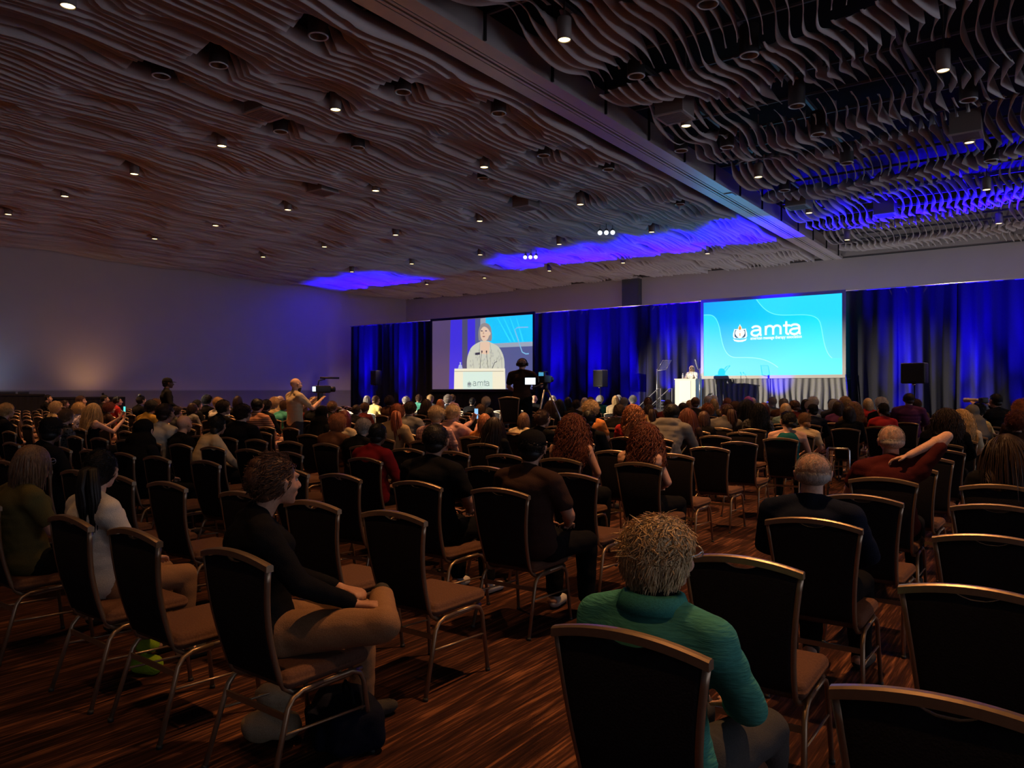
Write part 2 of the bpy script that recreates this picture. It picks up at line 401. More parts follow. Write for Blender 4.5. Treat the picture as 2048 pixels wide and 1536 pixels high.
rowsn = 'behind the audience,over the back seats,in the nearest row in view,in the second row from the camera,in the third row,in the fourth row,in the fifth row,in the row nearest the front wall'.split(',')
for k, (x, y) in enumerate(lit):
    z = 6.79 if x < BX0 else 6.74
    nm = 'lit round ceiling can, %s, %s' % (cols[k//8], rowsn[k % 8])
    e = empty('can_light', (x, y, z), label=nm, cat='ceiling light', group='lit ceiling can lights')
    link('housing', cm, e); link('lens', lm, e)
    if y < 26 and y > -6: lamp('can_lamp', 'SPOT', (x, y, z-.03), K_WARM*({(-1.5, 4.8): 1.7, (-5.9, 4.8): .5, (-25.3, 9.5): 1.6, (-25.3, 14.0): 1.6, (-25.3, 18.4): 1.3, (-25.3, 4.8): 1.3, (-5.9, 9.5): 3.0, (-1.5, 9.5): 1.0, (-14.5, 9.5): 2.6, (-14.5, 4.8): .9, (-10.9, 9.5): 1.9, (-21.7, 9.5): 1.6, (-18.1, 9.5): 2.0, (-10.9, 4.8): .18, (-10.9, .3): .12, (-5.9, .3): .16, (-1.5, .3): .3, (2.9, .3): .4, (2.9, 4.8): .6, (-5.9, 14.0): 1.2, (-10.9, 14.0): 1.2, (-14.5, 14.0): 1.0}.get((x, y), .5 if y > 0 else .15)), WARM, aim=(x, y, 0), size=(76 if x > -20 else 110), blend=.75, rad=.07)
    elif y > 26: lamp('can_lamp', 'SPOT', (x, y, z-.03), K_WARM*2.4, (1.0, .66, .45), aim=(x, y, 0), size=120, blend=.9, rad=.09)
n = 24; b = MB()
prof = [(.15, .45), (.15, .0), (.155, -.012), (.12, -.012), (.115, .06), (.05, .12)]
b.add([(r*math.cos(2*math.pi*k/n), r*math.sin(2*math.pi*k/n), z) for r, z in prof for k in range(n)], [(i*n+k, i*n+(k+1) % n, (i+1)*n+(k+1) % n, (i+1)*n+k) for i in range(5) for k in range(n)]+[tuple(range(5*n, 6*n))], 0, True)
rm = b.mesh('reflector', M_CONE); tm = MB()
tm.tube([(.137*math.cos(2*math.pi*k/24), .137*math.sin(2*math.pi*k/24), -.014) for k in range(25)], .012, 6)
tmm = tm.mesh('trim_ring', simple('ring_paint', (.9, .9, .9), .35))
for (x, y), (px, py) in zip(rings, ringpx):
    w = 'far to the left' if px < 500 else 'left of the beam' if x < BX0-2.2 else 'close to the beam' if x < BX1+1.5 else 'among the right fins'
    e = empty('unlit_ceiling_can', (x, y, 6.86), label='unlit ceiling can, %s, %s' % (w, 'top of the view' if py < 130 else 'mid ceiling' if py < 260 else 'far ceiling'), cat='ceiling light', group='unlit cans '+w)
    link('reflector', rm, e); link('trim_ring', tmm, e)
sb = MB(); sb.box((-.28, -.28, 0), (.28, .28, .45)); sbm = sb.mesh('housing', M_CAN)
sf = MB(); sf.box((-.30, -.30, -.03), (.30, .30, 0)); sfm = sf.mesh('face_frame', simple('grille_frame', (.55, .5, .5), .5))
sg = MB()
for k in range(9): sg.box((-.24, -.24+k*.055, -.04), (.24, -.22+k*.055, -.031))
sgm = sg.mesh('grille', simple('grille_metal', (.3, .27, .27), .5))
wh = ['beside a lit can right of the beam', 'at the far right', 'low near the right screen', 'far left over the back seats', 'mid ceiling left of the beam', 'farther left in mid ceiling', 'in the blue glow at right']
for (x, y), w in zip(boxes, wh):
    e = empty('ceiling_grille_box', (x, y, 6.82), label='square grey ceiling grille box '+w, cat='ceiling vent', group='square ceiling grille boxes')
    link('housing', sbm, e); link('face_frame', sfm, e); link('grille', sgm, e)
# small theatrical fixtures hung at the ceiling left of the beam
for px, py, n_ in ((1213, 457, 'bright'), (1062, 507, 'blue lit')):
    X, Y, Z = at_h(px, py, 6.75)
    e = empty('track_spotlight', (X, Y, 6.7), rz=.5, label='cluster of small %s stage spotlights hanging at the ceiling' % n_, cat='spotlight')
    for q in range(3):
        mb = MB(); mb.cyl((q*.2-.2, 0, 0), (q*.2-.2, -.22, -.12), .06, 12, 0, .08); mb.cyl((q*.2-.2, 0, 0), (q*.2-.2, 0, .5), .012, 6); hd = mb.obj('lamp_head', M_CAN, e)
        mb = MB(); mb.cyl((q*.2-.2, -.222, -.121), (q*.2-.2, -.228, -.124), .075, 12); mb.obj('lens', emis('spot_lens', (.8, .85, 1), 1.4), hd)

# ------------------------------------------------------------------ drapes
M_DRAPE = simple('black_velour', (0.022, 0.022, 0.030), 0.95, 0, 0.1, var=0.2, scale=30, bump=0.1)
M_SKIRT = simple('grey_skirt_cloth', (0.20, 0.20, 0.20), 0.95, 0, 0.1, var=0.15, scale=30)
M_POLE = simple('pipe_metal', (.35, .35, .36), .35, .9)
def drape(x0, x1, y, z0, z1, per, amp, seed, mat, name, label, cat, group=None, gather=0.0):
    r = random.Random(seed); n = max(8, int((x1-x0)/.018)); mb = MB(); vs = []; nz = 9
    ph = [r.uniform(0, 6.28) for _ in range(6)]
    for i in range(n+1):
        u = x0+(x1-x0)*i/n
        f = math.sin(2*math.pi*u/per+1.4*math.sin(u*1.3+ph[0])+ph[1])
        f2 = math.sin(2*math.pi*u/(per*3.1)+ph[2]); f3 = math.sin(2*math.pi*u/(per*.47)+ph[3]+2*math.sin(u*2.1))
        for k in range(nz+1):
            t = k/nz; z = z0+(z1-z0)*t
            a = amp*(1.15-.55*t); off = a*(f*.8+f2*.55+f3*.22*(1-t))
            sh = gather*(1-t)*(u-x0 if gather > 0 else 0)/(x1-x0)
            vs.append((u+.03*math.sin(t*3+u*3)+sh, y+off, z))
    fs = [(i*(nz+1)+k, (i+1)*(nz+1)+k, (i+1)*(nz+1)+k+1, i*(nz+1)+k+1) for i in range(n) for k in range(nz)]
    mb.add(vs, fs, 0, True)
    return mb.obj(name, mat, None, label=label, cat=cat, group=group)
seg = [700, 863, 1070, 1178, 1290, 1408, 1688, 1790, 1915, 2110]
names = ['at the far left end of the drape line', 'behind the left screen', 'just right of the left screen', 'behind the small loudspeaker', 'between the loudspeaker and the podium', 'behind the right screen', 'just right of the right screen, lit grey below', 'behind the big loudspeaker', 'at the right edge of the picture']
for k in range(9):
    xa, _ = at_y(seg[k], YD); xb, _ = at_y(seg[k+1], YD)
    drape(xa, xb+.04, YD, .02, 4.87, .42, .085, 30+k, M_DRAPE, 'stage_drape', 'tall black pleated drape panel '+names[k], 'drape')
xa, _ = at_y(700, YD); xb, _ = at_y(2110, YD)
mb = MB(); mb.cyl((xa, YD, 4.885), (xb, YD, 4.885), .022, 8); mb.obj('drape_rod', M_POLE, None, label='long rod carrying the black drapes along their top edge', cat='rod')
# bumps of rod joints
# ------------------------------------------------------------------ blue uplights
up_px = [728, 803, 1108, 1186, 1262, 1330, 1388, 1555, 1808, 1948, 2060]
M_UPL = emis('uplight_lens', (.05, .05, 1), 3.0)
wn = ['below the far left drape', 'left of the left screen', 'right of the left screen', 'below the small loudspeaker', 'fourth right of the left screen', 'beside the stage stairs', 'behind the podium', 'behind the grey skirt under the right screen', 'below the big loudspeaker', 'below the right drapes', 'beyond the right edge']
for k, px in enumerate(up_px):
    y = YD-.50 if px != 1555 else YD-1.25
    X, Z = at_y(px, YD-.3)
    dz = .90 if -13.5 < X < -4.3 else 0.0
    e = empty('uplight', (X, y, dz), label='blue floor uplight '+wn[k], cat='uplight', group='blue uplights along the drapes')
    mb = MB(); mb.rbox((-.11, -.08, .03), (.11, .08, .10), .02); mb.obj('base', M_BLACK, e)
    mb = MB(); mb.cyl((0, 0, .08), (0, .02, .26), .09, 16, 0, .10); mb.obj('lamp_head', M_BLACK, e)
    mb = MB(); mb.cyl((0, .02, .262), (0, .0215, .268), .088, 16); mb.obj('lens', M_UPL, e)
    kk = K_BLUE*{1330: .8, 1388: .8, 1555: .25}.get(px, 1.0)
    back = .5 if px != 1555 else 1.2
    lamp('uplight_beam', 'SPOT', (X, y+.03, .30+dz), kk, (0.008, 0.0, 1.0), aim=(X, y+.10+back*.7, 4.9), size=18, blend=.8, rad=.04)
    lamp('uplight_wash', 'SPOT', (X, y+.03, .30+dz), kk*.06, (0.008, 0.0, 1.0), aim=(X, y+back*.85, 2.0), size=60, blend=1, rad=.04)
    lamp('uplight_spill', 'SPOT', (X, y+.03, .30+dz), kk*(4.0 if px == 1555 else 1.05 if px > 900 else .9), (0.008, 0.0, 1.0), aim=(X, y-.40, 7.3), size=46, blend=1, rad=.04)

# added fill lamps, unseen behind the drapes, to brighten the painted front wall
for k, (x, c_) in enumerate(((-27.5, (1, .60, .55)), (-21.5, (1, .62, .55)), (-15.5, (1, .78, .70)), (-10.0, (.85, .92, 1)), (-4.5, (.85, .95, 1)), (1.5, (1, .88, .8)), (7, (1, .85, .75)))):
    e = empty('added_wall_fill', (x, YD+1.6, 0), label='added low fill lamp hidden behind the drapes, number %s from the left' % 'one two three four five six seven'.split()[k], cat='lamp', group='added fill lamps behind the drapes')
    MB().rbox((-.25, -.08, 0), (.25, .08, .14), .03).obj('lamp_housing', M_BLACK, e)
    lamp('wall_fill_beam', 'SPOT', (x, YD+1.62, .2), (150 if x > -16 else 75)*(1.5 if -12 < x < 0 else 1), c_, aim=(x, YW, 5.2), size=120, blend=1, rad=.15)
# ------------------------------------------------------------------ stage
SZ = .90
M_STAGE = simple('stage_deck', (0.03, 0.03, 0.03), .8, var=.2)
e = empty('stage', (0, 0, 0), label='low black stage platform under the podium in front of the drapes', cat='stage')
mb = MB(); mb.box((-13.6, 24.4, .82), (-4.2, 26.75, SZ)); mb.obj('deck', M_STAGE, e)
mb = MB(); vs = []; n = 500
for i in range(n+1):
    x = -13.55+9.3*i/n
    vs += [(x, 24.42+.012*math.sin(x*60), 0.01), (x, 24.42+.012*math.sin(x*60), .82)]
mb.add(vs, [(2*i, 2*i+2, 2*i+3, 2*i+1) for i in range(n)]); mb.obj('skirting', M_BLACKC, e)
for x in (-13.4, -11, -8.5, -6, -4.4):
    for y in (24.6, 26.6): MB().box((x-.03, y-.03, 0), (x+.03, y+.03, .82)).obj('leg', M_CHROME, e)
# stairs with handrails at the left end of the stage
sx0, _ = at_y(1291, 25.0); sx1, _ = at_y(1334, 25.0)
e = empty('stage_stairs', (sx1+.02, 24.9, 0), label='black steps with thin metal handrails left of the podium', cat='stairs')
for k in range(4):
    mb = MB(); mb.box((-1.15+.28*k, -.45, .2*k+.02), (-.87+.28*k, .45, .2*k+.2)); mb.obj('step', M_STAGE, e)
for y in (-.48, .48):
    mb = MB(); mb.tube([(-1.12, y, .0), (-1.12, y, .75), (-1.0, y, .85), (-.1, y, 1.62), (0, y, 1.64), (.0, y, .2)], .02, 8); h = mb.obj('handrail', simple('rail_grey', (.12, .12, .13), .5, .3), e)
    mb = MB(); mb.tube([(-1.1, y, .42), (-.02, y, 1.2)], .014, 8); mb.obj('rail_bar', M_BLACK, h)

# ------------------------------------------------------------------ podium
PX = (-11.0, 25.1)
x0, _ = at_y(1350, PX[1]-.28); x1, _ = at_y(1391, PX[1]-.28)
M_POD = simple('cream_laminate', (0.80, 0.76, 0.62), .5, var=.03)
pcx = (x0+x1)/2; pw = (x1-x0)/2
e = empty('podium', (pcx, PX[1], SZ), label='cream box podium standing on the stage below the speaker', cat='podium')
mb = MB(); mb.box((-pw, -.28, 0), (pw, -.25, 1.04)); mb.obj('front_panel', M_POD, e)
for sx in (-1, 1): MB().box((sx*pw-(.03 if sx > 0 else 0), -.25, 0), (sx*pw+(0 if sx > 0 else .03), .28, 1.04)).obj('side_panel', M_POD, e)
MB().box((-pw-.02, -.30, 1.04), (pw+.02, .30, 1.07)).obj('top', M_POD, e)
mb = MB(); mb.box((-pw*.55, -.292, .1), (pw*.55, -.281, 1.0)); sg = mb.obj('front_sign', simple('pale_sign', (.72, .80, .72), .5), e)
def text(name, s, size, mat, parent, loc, rot, align='CENTER', ext=.002, sx=1.0, off=0.0):
    cu = bpy.data.curves.new(name, 'FONT'); cu.body = s; cu.size = size; cu.align_x = align; cu.extrude = ext; cu.offset = off; cu.resolution_u = 6
    o = bpy.data.objects.new('t', cu); C.objects.link(o); dg = bpy.context.evaluated_depsgraph_get()
    me = bpy.data.meshes.new_from_object(o.evaluated_get(dg)); bpy.data.objects.remove(o)
    me.materials.clear(); me.materials.append(mat)
    t = link(name, me, parent, loc, rot); t.scale = (sx, 1, 1); return t
M_GREYT = simple('grey_print', (.25, .27, .3), .6)
text('lettering', 'amta', .16, M_GREYT, sg, (.04, -.294, .22), (math.pi/2, 0, 0))
def thing(name, loc, label, cat, rz=0, group=None): return empty(name, loc, rz, label, cat, group)
t = thing('water_bottle', (pcx-pw*.55, PX[1], SZ+1.07), 'small clear water bottle standing at the left of the podium top', 'bottle')
M_WATER = simple('bottle_plastic', (.75, .8, .85), .1); M_WATER.node_tree.nodes['Principled BSDF'].inputs['Transmission Weight'].default_value = .6
MB().tube([(0,0,0),(0,0,.12),(0,0,.15),(0,0,.175)], [.03,.03,.02,.013], 14).obj('bottle_body', M_WATER, t); MB().cyl((0,0,.175),(0,0,.195),.014,12).obj('cap', simple('white_plastic', (.8,.8,.8), .4), t)
for dx, g in ((-.10, 'left'), (.10, 'right')):
    t = thing('gooseneck_microphone', (pcx+.12+dx, PX[1]-.1, SZ+1.07), 'thin black gooseneck microphone on the podium, the %s one' % g, 'microphone')
    MB().cyl((0,0,0),(0,0,.02),.03,12).obj('base', M_BLACK, t); MB().tube([(0,0,.02),(0,.01,.2),(-dx*.3,.06,.33),(-dx*.5,.11,.37)], .006, 6).obj('neck', M_BLACK, t)
    MB().ell((-dx*.52,.12,.375),(.016,.016,.024),10).obj('capsule', M_BLACK, t)
# teleprompter glasses
M_GLASS = simple('prompter_glass', (.55, .6, .75), .03); bb = M_GLASS.node_tree.nodes['Principled BSDF']; bb.inputs['Alpha'].default_value = .10
for px, py, w in ((1314, 768, 'left'), (1403, 760, 'right')):
    X, Z = at_y(px, 24.75); X2 = X
    t = thing('teleprompter', (X, 24.75 if w == 'left' else 24.6, SZ), 'slim stand with a tilted glass prompter plate, %s of the podium' % w, 'teleprompter')
    MB().cyl((0,0,0),(0,0,.02),.2,20).obj('base', M_BLACK, t)
    MB().tube([(0,0,.02),(0,0,1.42)], .024, 8).obj('pole', M_POLE, t)
    s = 1 if w == 'left' else -.42
    fr = MB(); P = [(.03*s,-.05,1.36),(.28*s,-.12,1.72),(.52*s,.06,1.72),(.30*s,.12,1.40)]
    fr.tube(P+[P[0]], .009, 6); f = fr.obj('frame', M_POLE, t)
    MB().prism(P, (0, .006, .004)).obj('glass_plate', M_GLASS, f)

# ------------------------------------------------------------------ right projection screen
def screen_frame(e, w, h, z0, legs, col):
    fm = MB(); b = .11
    for lo, hi in (((-w/2-b, -.03, z0-b), (w/2+b, .03, z0)), ((-w/2-b, -.03, z0+h), (w/2+b, .03, z0+h+b)), ((-w/2-b, -.03, z0), (-w/2, .03, z0+h)), ((w/2, -.03, z0), (w/2+b, .03, z0+h))): fm.box(lo, hi)
    fm.obj('frame', col, e)
    for s in (-1, 1):
        if legs: MB().tube([(s*(w/2+b), -.02, z0), (s*(w/2+b+.16), -.1, .02)], .03, 8).obj('leg', M_CHROME, e)
YS = 26.78
xa, za = at_y(1408, YS); xb, zb = at_y(1685, YS)
sw = xb-xa; sz0 = zat(752, za); sh = (zat(603, za)-sz0+zat(589, zb)-sz0)/2
def screen_mat():
    m, nt, b = nodes('projected_cyan'); setspec(b, .7, 0, .2); b.inputs['Base Color'].default_value = (.15, .15, .15, 1)
    tc = N(nt, 'ShaderNodeTexCoord'); mp = N(nt, 'ShaderNodeSeparateXYZ'); nt.links.new(tc.outputs['Object'], mp.inputs[0])
    def mr(o, a, c):
        r = N(nt, 'ShaderNodeMapRange'); r.inputs[1].default_value = a; r.inputs[2].default_value = c; nt.links.new(o, r.inputs[0]); return r.outputs[0]
    u = mr(mp.outputs[0], -sw/2, sw/2); v = mr(mp.outputs[2], 0, sh)
    c1 = N(nt, 'ShaderNodeValToRGB'); e_ = c1.color_ramp.elements
    e_[0].color = (.003, .24, .72, 1); e_[1].color = (.0, .54, .80, 1); e_[1].position = .9
    ad = N(nt, 'ShaderNodeMath', operation='MULTIPLY_ADD'); ad.inputs[1].default_value = .75; nt.links.new(u, ad.inputs[0])
    sb_ = N(nt, 'ShaderNodeMath', operation='MULTIPLY_ADD'); sb_.inputs[1].default_value = -.45; sb_.inputs[2].default_value = .45; nt.links.new(v, sb_.inputs[0]); nt.links.new(sb_.outputs[0], ad.inputs[2])
    nt.links.new(ad.outputs[0], c1.inputs[0]); nt.links.new(c1.outputs[0], b.inputs['Emission Color']); b.inputs['Emission Strength'].default_value = 1.65
    return m
e = empty('projection_screen', ((xa+xb)/2, YS, 0), label='large right projection screen showing a cyan slide with a white logo', cat='screen')
scx = (xa+xb)/2
screen_frame(e, sw, sh, sz0, True, simple('screen_border', (.45, .44, .40), .5))
mb = MB(); mb.box((-sw/2, -.012, 0), (sw/2, 0, sh)); surf = mb.obj('picture', screen_mat(), e); surf.location = (0, 0, sz0)
def flat(name, pts, mat, parent, d):       # thin piece of the projected picture, d metres in front
    mb = MB(); mb.prism([(p[0], -.012-d, p[1]) for p in pts], (0, .0015, 0)); return mb.obj(name, mat, parent)
def line(name, pts, w, mat, parent, d):
    mb = MB(); L = []; R_ = []
    for i, p in enumerate(pts):
        a = pts[max(i-1, 0)]; c = pts[min(i+1, len(pts)-1)]; dx, dz = c[0]-a[0], c[1]-a[1]; l = math.hypot(dx, dz) or 1
        L.append((p[0]-dz/l*w/2, -.012-d, p[1]+dx/l*w/2)); R_.append((p[0]+dz/l*w/2, -.012-d, p[1]-dx/l*w/2))
    n = len(pts); mb.add(L+R_, [(i, i+1, n+i+1, n+i) for i in range(n-1)], 0, False); return mb.obj(name, mat, parent)
def bez(P, n=14):
    out = []
    for k in range(0, len(P)-3, 3):
        for i in range(n+(k+3 >= len(P)-1)):
            t = i/n; a, b, c, d = P[k:k+4]
            out.append(tuple((1-t)**3*a[j]+3*(1-t)**2*t*b[j]+3*(1-t)*t*t*c[j]+t**3*d[j] for j in (0, 1)))
    return out
def suv(x, y):     # crop pixels (1380,540..1840,885 at 4.452x) to screen metres
    u = (x-138)/(1340-138); top = 300+(222-300)*u; v = 1-(y-top)/(915-top); return (-sw/2+u*sw, v*sh)
E_LITE = emis('slide_light_blue', (.012, .46, .70), 1.65, (.15, .15, .15)); E_LINE = emis('slide_line', (.10, .60, .78), 1.65, (.25,.25,.25)); E_W = emis('slide_white', (.85, .97, 1.0), 1.05, (.25,.25,.25))
E_OR = emis('slide_orange', (.85, .36, .06), 1.0); E_DK = emis('slide_grey', (.03, .12, .22), 1.0)
c1 = bez([suv(138, 402), suv(200, 402), suv(250, 385), suv(285, 500), suv(310, 600), suv(315, 760), suv(440, 762), suv(600, 762), suv(700, 760), suv(815, 850)])
flat('lower_wave', c1+[suv(815, 914), suv(138, 914)], E_LITE, surf, .002); line('lower_wave_edge', c1, .025, E_LINE, surf, .005)
c2 = bez([suv(625, 270), suv(680, 340), suv(730, 405), suv(860, 405), suv(1000, 408), suv(1130, 380), suv(1165, 470), suv(1190, 560), suv(1190, 720), suv(1260, 775)])
flat('upper_wave', c2+[suv(1339, 778), suv(1339, 224)], E_LITE, surf, .002); line('upper_wave_edge', c2, .025, E_LINE, surf, .005)
def arc(cx_, cy_, rx, ry, a0, a1, n=14): return [(cx_+rx*math.cos(math.radians(a0+(a1-a0)*i/n)), cy_+ry*math.sin(math.radians(a0+(a1-a0)*i/n))) for i in range(n+1)]
def amta(par, x0, z0, w, h, mat, d, sw_):
    """the four rounded lower-case letters drawn as round strokes; h is the x-height"""
    A = [arc(.36, .66, .27, .29, 160, 0)+[(.63, .5), (.63, .16)]+arc(.72, .14, .09, .12, 180, 270, 5), arc(.36, .27, .29, .25, 70, 300, 18)[0:0]+[(.63, .58), (.42, .55)]+arc(.34, .27, .27, .27, 80, 290, 16)+[(.56, .14), (.63, .26)]]
    M = [[(.08, .02), (.08, .93)], [(.08, .55)]+arc(.32, .62, .22, .30, 170, 0)+[(.54, .02)], [(.54, .55)]+arc(.78, .62, .22, .30, 170, 0)+[(1.0, .02)]]
    T = [[(.22, 1.30), (.22, .22)]+arc(.38, .2, .16, .17, 180, 275, 8), [(.02, .88), (.46, .88)]]
    k = w/2.92
    for G, ox in ((A, 0), (M, .83), (T, 1.87), (A, 2.22)):
        grp_ = MB()
        for st_ in G:
            L_ = []; R_ = []; pts = [(x0+(ox+p[0]*.92)*k, z0+p[1]*h) for p in st_]; n = len(pts)
            for i, p in enumerate(pts):
                a_ = pts[max(i-1, 0)]; c_ = pts[min(i+1, n-1)]; dx, dz = c_[0]-a_[0], c_[1]-a_[1]; l = math.hypot(dx, dz) or 1
                L_.append((p[0]-dz/l*sw_/2, -.012-d, p[1]+dx/l*sw_/2)); R_.append((p[0]+dz/l*sw_/2, -.012-d, p[1]-dx/l*sw_/2))
            grp_.add(L_+R_, [(i, i+1, n+i+1, n+i) for i in range(n-1)], 0, False)
        grp_.obj('letter', mat, par)
a_ = suv(572, 580); b_ = suv(1013, 575); amta(surf, a_[0], a_[1], b_[0]-a_[0], suv(700, 500)[1]-suv(700, 580)[1]+.02, E_W, .006, .075)
tx, tz = suv(572, 612); t = text('small_lettering', 'american massage therapy association', .15, E_W, surf, (tx, -.018, tz), (math.pi/2, 0, 0), 'LEFT', .001, 1.0, .004)
bpy.context.view_layer.update(); t.scale = ((suv(1015, 612)[0]-tx)/max(.1, t.dimensions.x), 1.0, 1)
def crest(cx, cz, s, mw, mo, md, par, d):
    P = lambda L: [(cx+a*s, cz+b*s) for a, b in L]
    sh_ = [(-.38,.30),(-.33,.26),(-.1,.28),(.1,.28),(.33,.26),(.38,.30),(.40,.2),(.46,0),(.47,-.2),(.40,-.33),(-.40,-.33),(-.47,-.2),(-.46,0),(-.40,.2)]
    flat('shield', P(sh_), mw, par, d)
    flat('shield_field', P([(-.33,.20),(.33,.20),(.36,.0),(.36,-.2),(.25,-.3),(-.25,-.3),(-.36,-.2),(-.36,0)]), md, par, d+.002)
    flat('heart', P([(0,.10),(.08,.19),(.2,.21),(.3,.12),(.32,-.02),(.22,-.2),(0,-.36),(-.22,-.2),(-.32,-.02),(-.3,.12),(-.2,.21),(-.08,.19)]), mw, par, d+.004)
    flat('ribbon', P([(-.46,-.36),(-.3,-.42),(0,-.46),(.3,-.42),(.46,-.36),(.38,-.50),(.15,-.57),(-.15,-.57),(-.38,-.50)]), mw, par, d+.004)
    flat('key_slot', P([(-.03,0),(.03,0),(.03,-.2),(-.03,-.2)]), mo, par, d+.006)
    fl = P([(0,.60),(.05,.48),(.11,.40),(.13,.28),(.07,.16),(0,.13),(-.07,.16),(-.13,.28),(-.11,.40),(-.05,.48)])
    flat('flame_border', fl, mw, par, d+.006); flat('flame', [(cx+(a-cx)*.66, cz+.33*s+(b-cz-.33*s)*.66) for a, b in fl], mo, par, d+.008)
cxy = suv(478, 556); crest(cxy[0], cxy[1], .55, E_W, E_OR, E_DK, surf, .004)
# grey skirt below the right screen
skx0, _ = at_y(1404, YS-.1); skx1, _ = at_y(1693, YS-.1)
drape(skx0, skx1, YS+.02, .92, sz0-.12, .20, .05, 77, M_SKIRT, 'screen_skirt', 'pleated grey skirt hanging below the right screen, with a shadow of the speaker', 'drape')

# ------------------------------------------------------------------ left projection screen (camera picture of the speaker)
YL = 26.85
xa, za = at_y(865, YL); xb, zb = at_y(1066, YL); lw = xb-xa; lz0 = zat(778.5, za); lh = ((zat(641, za)-lz0)+(zat(630, zb)-lz0))/2
e = empty('projection_screen', ((xa+xb)/2, YL, 0), label='left projection screen showing the speaker live at a podium', cat='screen')
screen_frame(e, lw, lh, lz0, False, M_BLACK)
PICK = .8
def em(name, r, g, b_, s=PICK): return emis(name, (r, g, b_), s, (.3, .3, .3))
mb = MB(); mb.box((-lw/2, -.012, 0), (lw/2, 0, lh)); pic = mb.obj('picture', em('pic_mauve', .10, .065, .14), e); pic.location = (0, 0, lz0)
def q(x, y):       # crop pixels (860,620..1080,790 at 9.036x)
    u = (x-45)/1810.0; top = 210-115*u; v = 1-(y-top)/(1435-top); return (-lw/2+u*lw, v*lh)
def F(name, pts, mat, d): return flat(name, [q(*p) for p in pts], mat, pic, d)
B1 = em('pic_blue', .05, .03, .85); B2 = em('pic_slate', .08, .08, .16); SKY = em('pic_cyan', .0, .55, .95, 1.0)
F('blue_band', [(400,190),(620,180),(620,1430),(370,1430)], B1, .001); F('blue_band', [(720,178),(860,170),(860,1430),(720,1430)], B1, .001)
F('dark_band', [(620,180),(720,178),(720,1430),(620,1430)], B2, .001)
F('wall_area', [(860,170),(1855,110),(1855,1430),(860,1430)], em('pic_greyblue', .10, .12, .30), .001)
F('screen_in_picture', [(1050,150),(1853,100),(1853,585),(1050,620)], SKY, .003)
F('screen_border_in_picture', [(955,165),(1050,150),(1050,620),(1853,585),(1853,665),(955,700)], em('pic_pale', .38, .46, .55), .004)
for k in range(6): F('light_streak', [(1250+k*110, 150+k*4), (1262+k*110, 150+k*4), (1500+k*70, 590), (1470+k*70, 590)], em('pic_cyan_light', .02, .66, 1.0, 1.0), .004) if k < 4 else None
line('prompter_edge', [q(*p) for p in ((1780,325),(1600,330),(1555,370),(1640,640),(1680,770),(1740,805),(1790,800))], .05, em('pic_glass_edge', .25, .6, .9), pic, .006)
HAIR = em('pic_hair', .34, .31, .30); FACE = em('pic_face', .82, .58, .40, .95); JKT = em('pic_jacket', .62, .63, .50, .95); DKP = em('pic_dark', .03, .03, .05)
F('shoulders', bez([(710,1065),(700,900),(720,830),(760,740),(790,660),(860,620),(950,580),(1000,560),(1080,560),(1130,590),(1230,640),(1280,650),(1330,760),(1380,860),(1385,960),(1380,1065)]), JKT, .006)
F('hair', bez([(925,560),(915,450),(915,380),(940,320),(960,260),(1000,240),(1050,245),(1110,250),(1150,310),(1155,400),(1165,470),(1165,540),(1150,570)]), HAIR, .007)
F('neck', [(950,590),(1120,580),(1125,640),(1110,800),(1040,810),(960,790)], FACE, .009)
F('face', bez([(1040,275),(1100,290),(1125,360),(1120,430),(1110,500),(1085,560),(1040,575),(985,570),(955,510),(955,430),(950,350),(985,285),(1040,275)]), FACE, .011)
F('fringe', bez([(950,400),(950,320),(980,270),(1050,262),(1120,270),(1140,340),(1130,420),(1110,350),(1060,310),(1020,310),(990,320),(965,360),(950,400)]), HAIR, .013)
for a in ((962,1002), (1040,1078)): F('eye', bez([(a[0],388),(a[0]+8,374),(a[1]-8,374),(a[1],388),(a[1]-8,400),(a[0]+8,400),(a[0],388)]), DKP, .014)
F('nose_shade', [(1010,390),(1028,440),(1005,448),(1000,440)], em('pic_nose', .60, .38, .26), .014)
F('mouth', bez([(992,486),(1010,476),(1030,476),(1045,486),(1030,506),(1010,506),(992,486)]), em('pic_mouth', .42, .16, .12), .014)
F('ear', bez([(1120,400),(1145,400),(1145,460),(1120,470),(1110,450),(1110,420),(1120,400)]), FACE, .012)
for pts in (((950,600),(940,760),(960,1060)), ((1125,590),(1150,760),(1130,1060)), ((820,900),(840,1060)), ((1290,760),(1330,900),(1340,1060))): line('jacket_fold', [q(*p) for p in pts], .03, em('pic_fold', .50, .50, .40), pic, .010)
rr = random.Random(3)
for k in range(70):
    x = rr.uniform(760, 1340); y = rr.uniform(700, 1040)
    if 940 < x < 1130 and y < 820: continue
    F('jacket_fleck', [(x,y),(x+14,y+8),(x+10,y+44),(x-4,y+34)], em('pic_fleck', .53, .54, .44) if k == 0 else bpy.data.materials['pic_fleck'], .0095)
F('name_badge', [(862,780),(950,770),(950,812),(862,822)], DKP, .012)
for a, b_ in ((985,950),(1068,1095)):
    line('microphone_stem', [q(a,760),q((a+b_)/2-3,900),q(b_,1065)], .02, DKP, pic, .013); F('microphone_tip', [(a-12,742),(a+12,742),(a+9,780),(a-9,780)], DKP, .014)
line('microphone_stem', [q(1255,935),q(1210,960),q(1170,1060)], .03, DKP, pic, .014)
F('bottle', [(545,1060),(560,1000),(582,985),(570,950),(605,950),(595,985),(612,1000),(628,1060)], em('pic_bottle', .55, .62, .95), .006)
CRM = em('pic_cream', .88, .82, .60, 1.0)
F('podium_front', [(478,1065),(1390,1062),(1400,1433),(470,1433)], CRM, .015); F('podium_edge', [(478,1108),(1370,1106),(1370,1118),(478,1120)], em('pic_edge', .55, .50, .36), .017)
